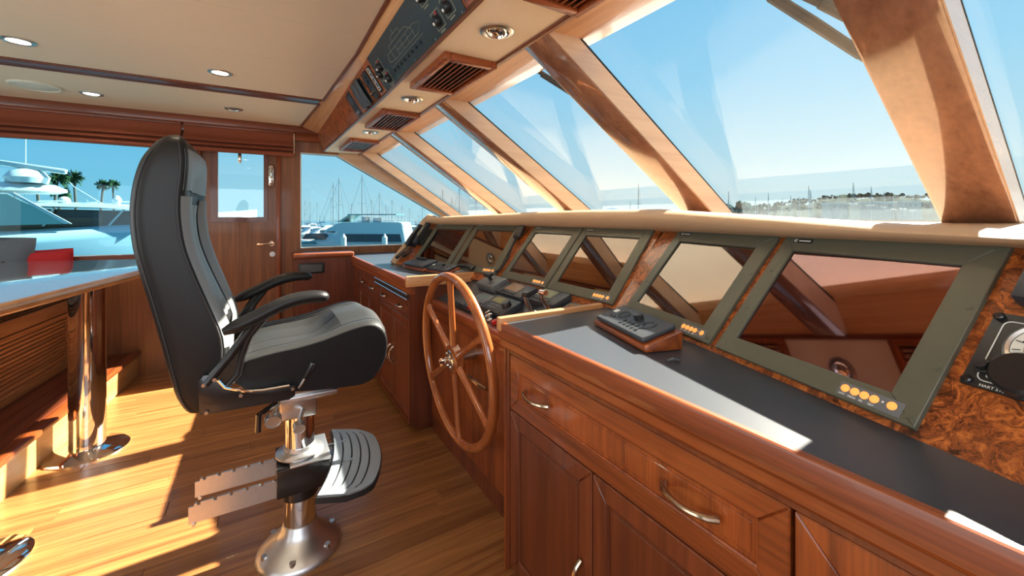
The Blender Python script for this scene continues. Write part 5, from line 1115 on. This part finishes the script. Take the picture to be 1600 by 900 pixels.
# sailing boats and cruisers in the marina
def sail_proto():
    o = thing('sailing_boat', 'distant white sailing boat with bare mast in the marina', 'sailboat', (0, 0, 0), 'distant sailing boats')
    MB().loft([[(x, sy * hw, z) for sy, z in ((-0.5, 0.0), (-1, zs * 0.7), (-0.97, zs), (0.97, zs), (1, zs * 0.7), (0.5, 0.0))] for x, hw, zs in ((-5.2, 0.05, 1.5), (-3.5, 0.9, 1.35), (0, 1.6, 1.2), (4.4, 1.2, 1.2))]).build('hull', GEL, o, local=True)
    MB().loft([[(x0, -0.9, 1.2), (x1, -0.8, z), (x1, 0.8, z), (x0, 0.9, 1.2)] for x0, x1, z in ((-2.4, -1.6, 1.5), (-1.6, -1.2, 1.85), (1.8, 1.7, 1.9), (2.0, 1.9, 1.8))]).build('cabin', GEL, o, local=True)
    MB().cyl((-0.6, 0, 1.2), (-0.6, 0, 13.5), 0.11, 0.07, n=8).tube([(-0.6, -0.9, 8.0), (-0.6, 0.9, 8.0)], 0.03, 5).build('mast', SPAR, o, local=True)
    MB().tube([(-0.5, 0, 2.6), (3.6, 0, 2.5)], [0.16, 0.2], 8).build('furled_sail', NAVY, o, local=True)
    MB().tube([(-5.1, 0, 1.5), (-0.6, 0, 13.2)], 0.03, 4).tube([(4.3, 0, 1.2), (-0.6, 0, 13.4)], 0.022, 4).tube([(-0.6, -1.5, 1.2), (-0.6, -0.9, 8.0), (-0.6, 0, 13.0)], 0.02, 4).build('rigging', SPAR, o, local=True)
    return o
sp_ = sail_proto(); first = True; firstc = True; TAKEN = []
TURN = 1.15
def free_spot(u, a, turn):
    # every berth lies parallel; slide a boat outwards until its berth is clear
    for _ in range(60):
        p = hp((u - 800) / 645 * a, a, 0); t = turn - TH; q = (p.x * cos(t) + p.y * sin(t), -p.x * sin(t) + p.y * cos(t))
        if all(abs(q[0] - b[0]) > 10.2 or abs(q[1] - b[1]) > 3.3 for b in TAKEN) and not (a < 62 and u < 700): TAKEN.append(q); return a
        a += 3.0
    TAKEN.append(q); return a
def where(u): return 'in the far side window' if u < 650 else 'in the narrow forward panes' if u < 1050 else 'in the large right pane'
def put_sail(u, a, ztop_px):
    global first
    a = free_spot(u, a, TURN); hs = max(0.5, (1.3 + (340 - ztop_px) / 645 * a - WZ0) / 13.4)
    M = hframe((u - 800) / 645 * a, a, TURN) @ Matrix.Diagonal((1, 1, hs, 1)); lb = 'distant white sailing boat with bare mast, seen ' + where(u)
    if first: sp_.matrix_world = M; WM[sp_] = M; first = False; o = sp_; o['label'] = lb
    else: o = dup(sp_, M, lb)
    o['group'] = 'distant sailing boats ' + where(u); return o
rnd = random.Random(11); SAILS = []
for u, a, v in ((525, 78, 286), (534, 74, 279), (570, 70, 274), (596, 92, 302), (615, 110, 313), (630, 120, 322), (480, 120, 313), (487, 135, 315), (498, 140, 316), (520, 120, 309), (552, 130, 318), (583, 120, 312), (605, 130, 320), (642, 120, 325), (662, 120, 318), (694, 95, 296), (708, 110, 310), (720, 88, 292), (745, 120, 312), (758, 120, 316), (998, 130, 288), (985, 160, 315), (1138, 110, 300), (1200, 150, 302), (1235, 150, 306), (1263, 120, 291), (1266, 150, 298), (1332, 110, 286), (1360, 125, 292), (1380, 150, 300), (1410, 160, 304), (1425, 150, 308), (1222, 170, 310), (1290, 170, 305), (1180, 170, 308), (470, 150, 318), (1248, 165, 308), (1310, 165, 306), (1395, 170, 306)):
    SAILS.append((u, put_sail(u, a, v)))
ORD = 'first second third fourth fifth sixth seventh eighth ninth tenth eleventh twelfth thirteenth fourteenth fifteenth sixteenth seventeenth eighteenth'.split()
for win in ('in the far side window', 'in the large right pane'):
    for k, (u, o) in enumerate(sorted([q for q in SAILS if where(q[0]) == win], key=lambda q: q[0])): o['label'] = 'distant sailing boat, ' + ORD[k] + ' mast from the left ' + win
def cruiser_proto():
    o = thing('cabin_cruiser', 'distant white cabin cruiser among the moored boats', 'motorboat', (0, 0, 0), 'distant cabin cruisers')
    MB().loft([sect(-4.5, 0.1, 1.5), sect(-3, 0.9, 1.4), sect(0, 1.5, 1.25), sect(4, 1.5, 1.2)]).build('hull', GEL, o, local=True)
    MB().loft([[(x0, -1.1, 1.25), (x1, -1.0, z), (x1, 1.0, z), (x0, 1.1, 1.25)] for x0, x1, z in ((-2.4, -1.5, 1.6), (-1.2, -0.4, 2.6), (2.2, 2.0, 2.7), (2.6, 2.3, 2.5))]).build('deckhouse', GEL, o, local=True)
    MB().bb(-0.5, 2.0, -1.15, 1.15, 1.75, 2.3).build('window_band', DARKW, o, local=True)
    MB().bb(-0.4, 2.2, -1.1, 1.1, 3.5, 3.6).cyl((-0.3, -1, 2.6), (-0.3, -1, 3.5), 0.03, n=5).cyl((2.1, -1, 2.6), (2.1, -1, 3.5), 0.03, n=5).cyl((0.5, 0.2, 3.6), (0.5, 0.2, 5.2), 0.03, n=5).build('bimini', NAVY, o, local=True)
    return o
cp = cruiser_proto()
for i in range(34):
    if i < 24: u = rnd.uniform(462, 690); a = rnd.uniform(62, 150)
    else: u = rnd.uniform(690, 780); a = rnd.uniform(80, 150)
    a = free_spot(u, a, TURN); M = hframe((u - 800) / 645 * a, a, TURN); lb = 'distant white cabin cruiser among moored boats, seen ' + where(u)
    if firstc: cp.matrix_world = M; WM[cp] = M; firstc = False; o = cp; o['label'] = lb
    else: o = dup(cp, M, lb)
    o['group'] = 'distant cabin cruisers ' + where(u)
wb = dup(cp, hframe((1326 - 800) / 645 * 70, 70, 1.9), 'white cabin cruiser standing alone below the hillside buildings'); del wb['group']
# white mooring posts and floating pier
for u, lb in ((537, 'white mooring post with pointed cap, left one in front of the motor yacht'), (601, 'white mooring post with pointed cap, right one in front of the motor yacht')):
    a = 30; p = hp((u - 800) / 645 * a, a, 0); o = thing('mooring_post', lb, 'post', (p.x, p.y, WZ0))
    MB().cyl((p.x, p.y, WZ0 - 1), (p.x, p.y, -0.15), 0.19, n=16).build('post', GEL, o); MB().cyl((p.x, p.y, -0.15), (p.x, p.y, 0.12), 0.20, 0.02, n=16).build('pointed_cap', GEL, o)
p0 = hp(-15, 29.5, 0); o = MB(); M = hframe(-9, 32.4, 0); o.bb(-9, 12, -1.0, 1.0, 0.2, 0.75, M=M); o.build('floating_pier', DOCK, label='grey floating pier with the white mooring posts', cat='pier')
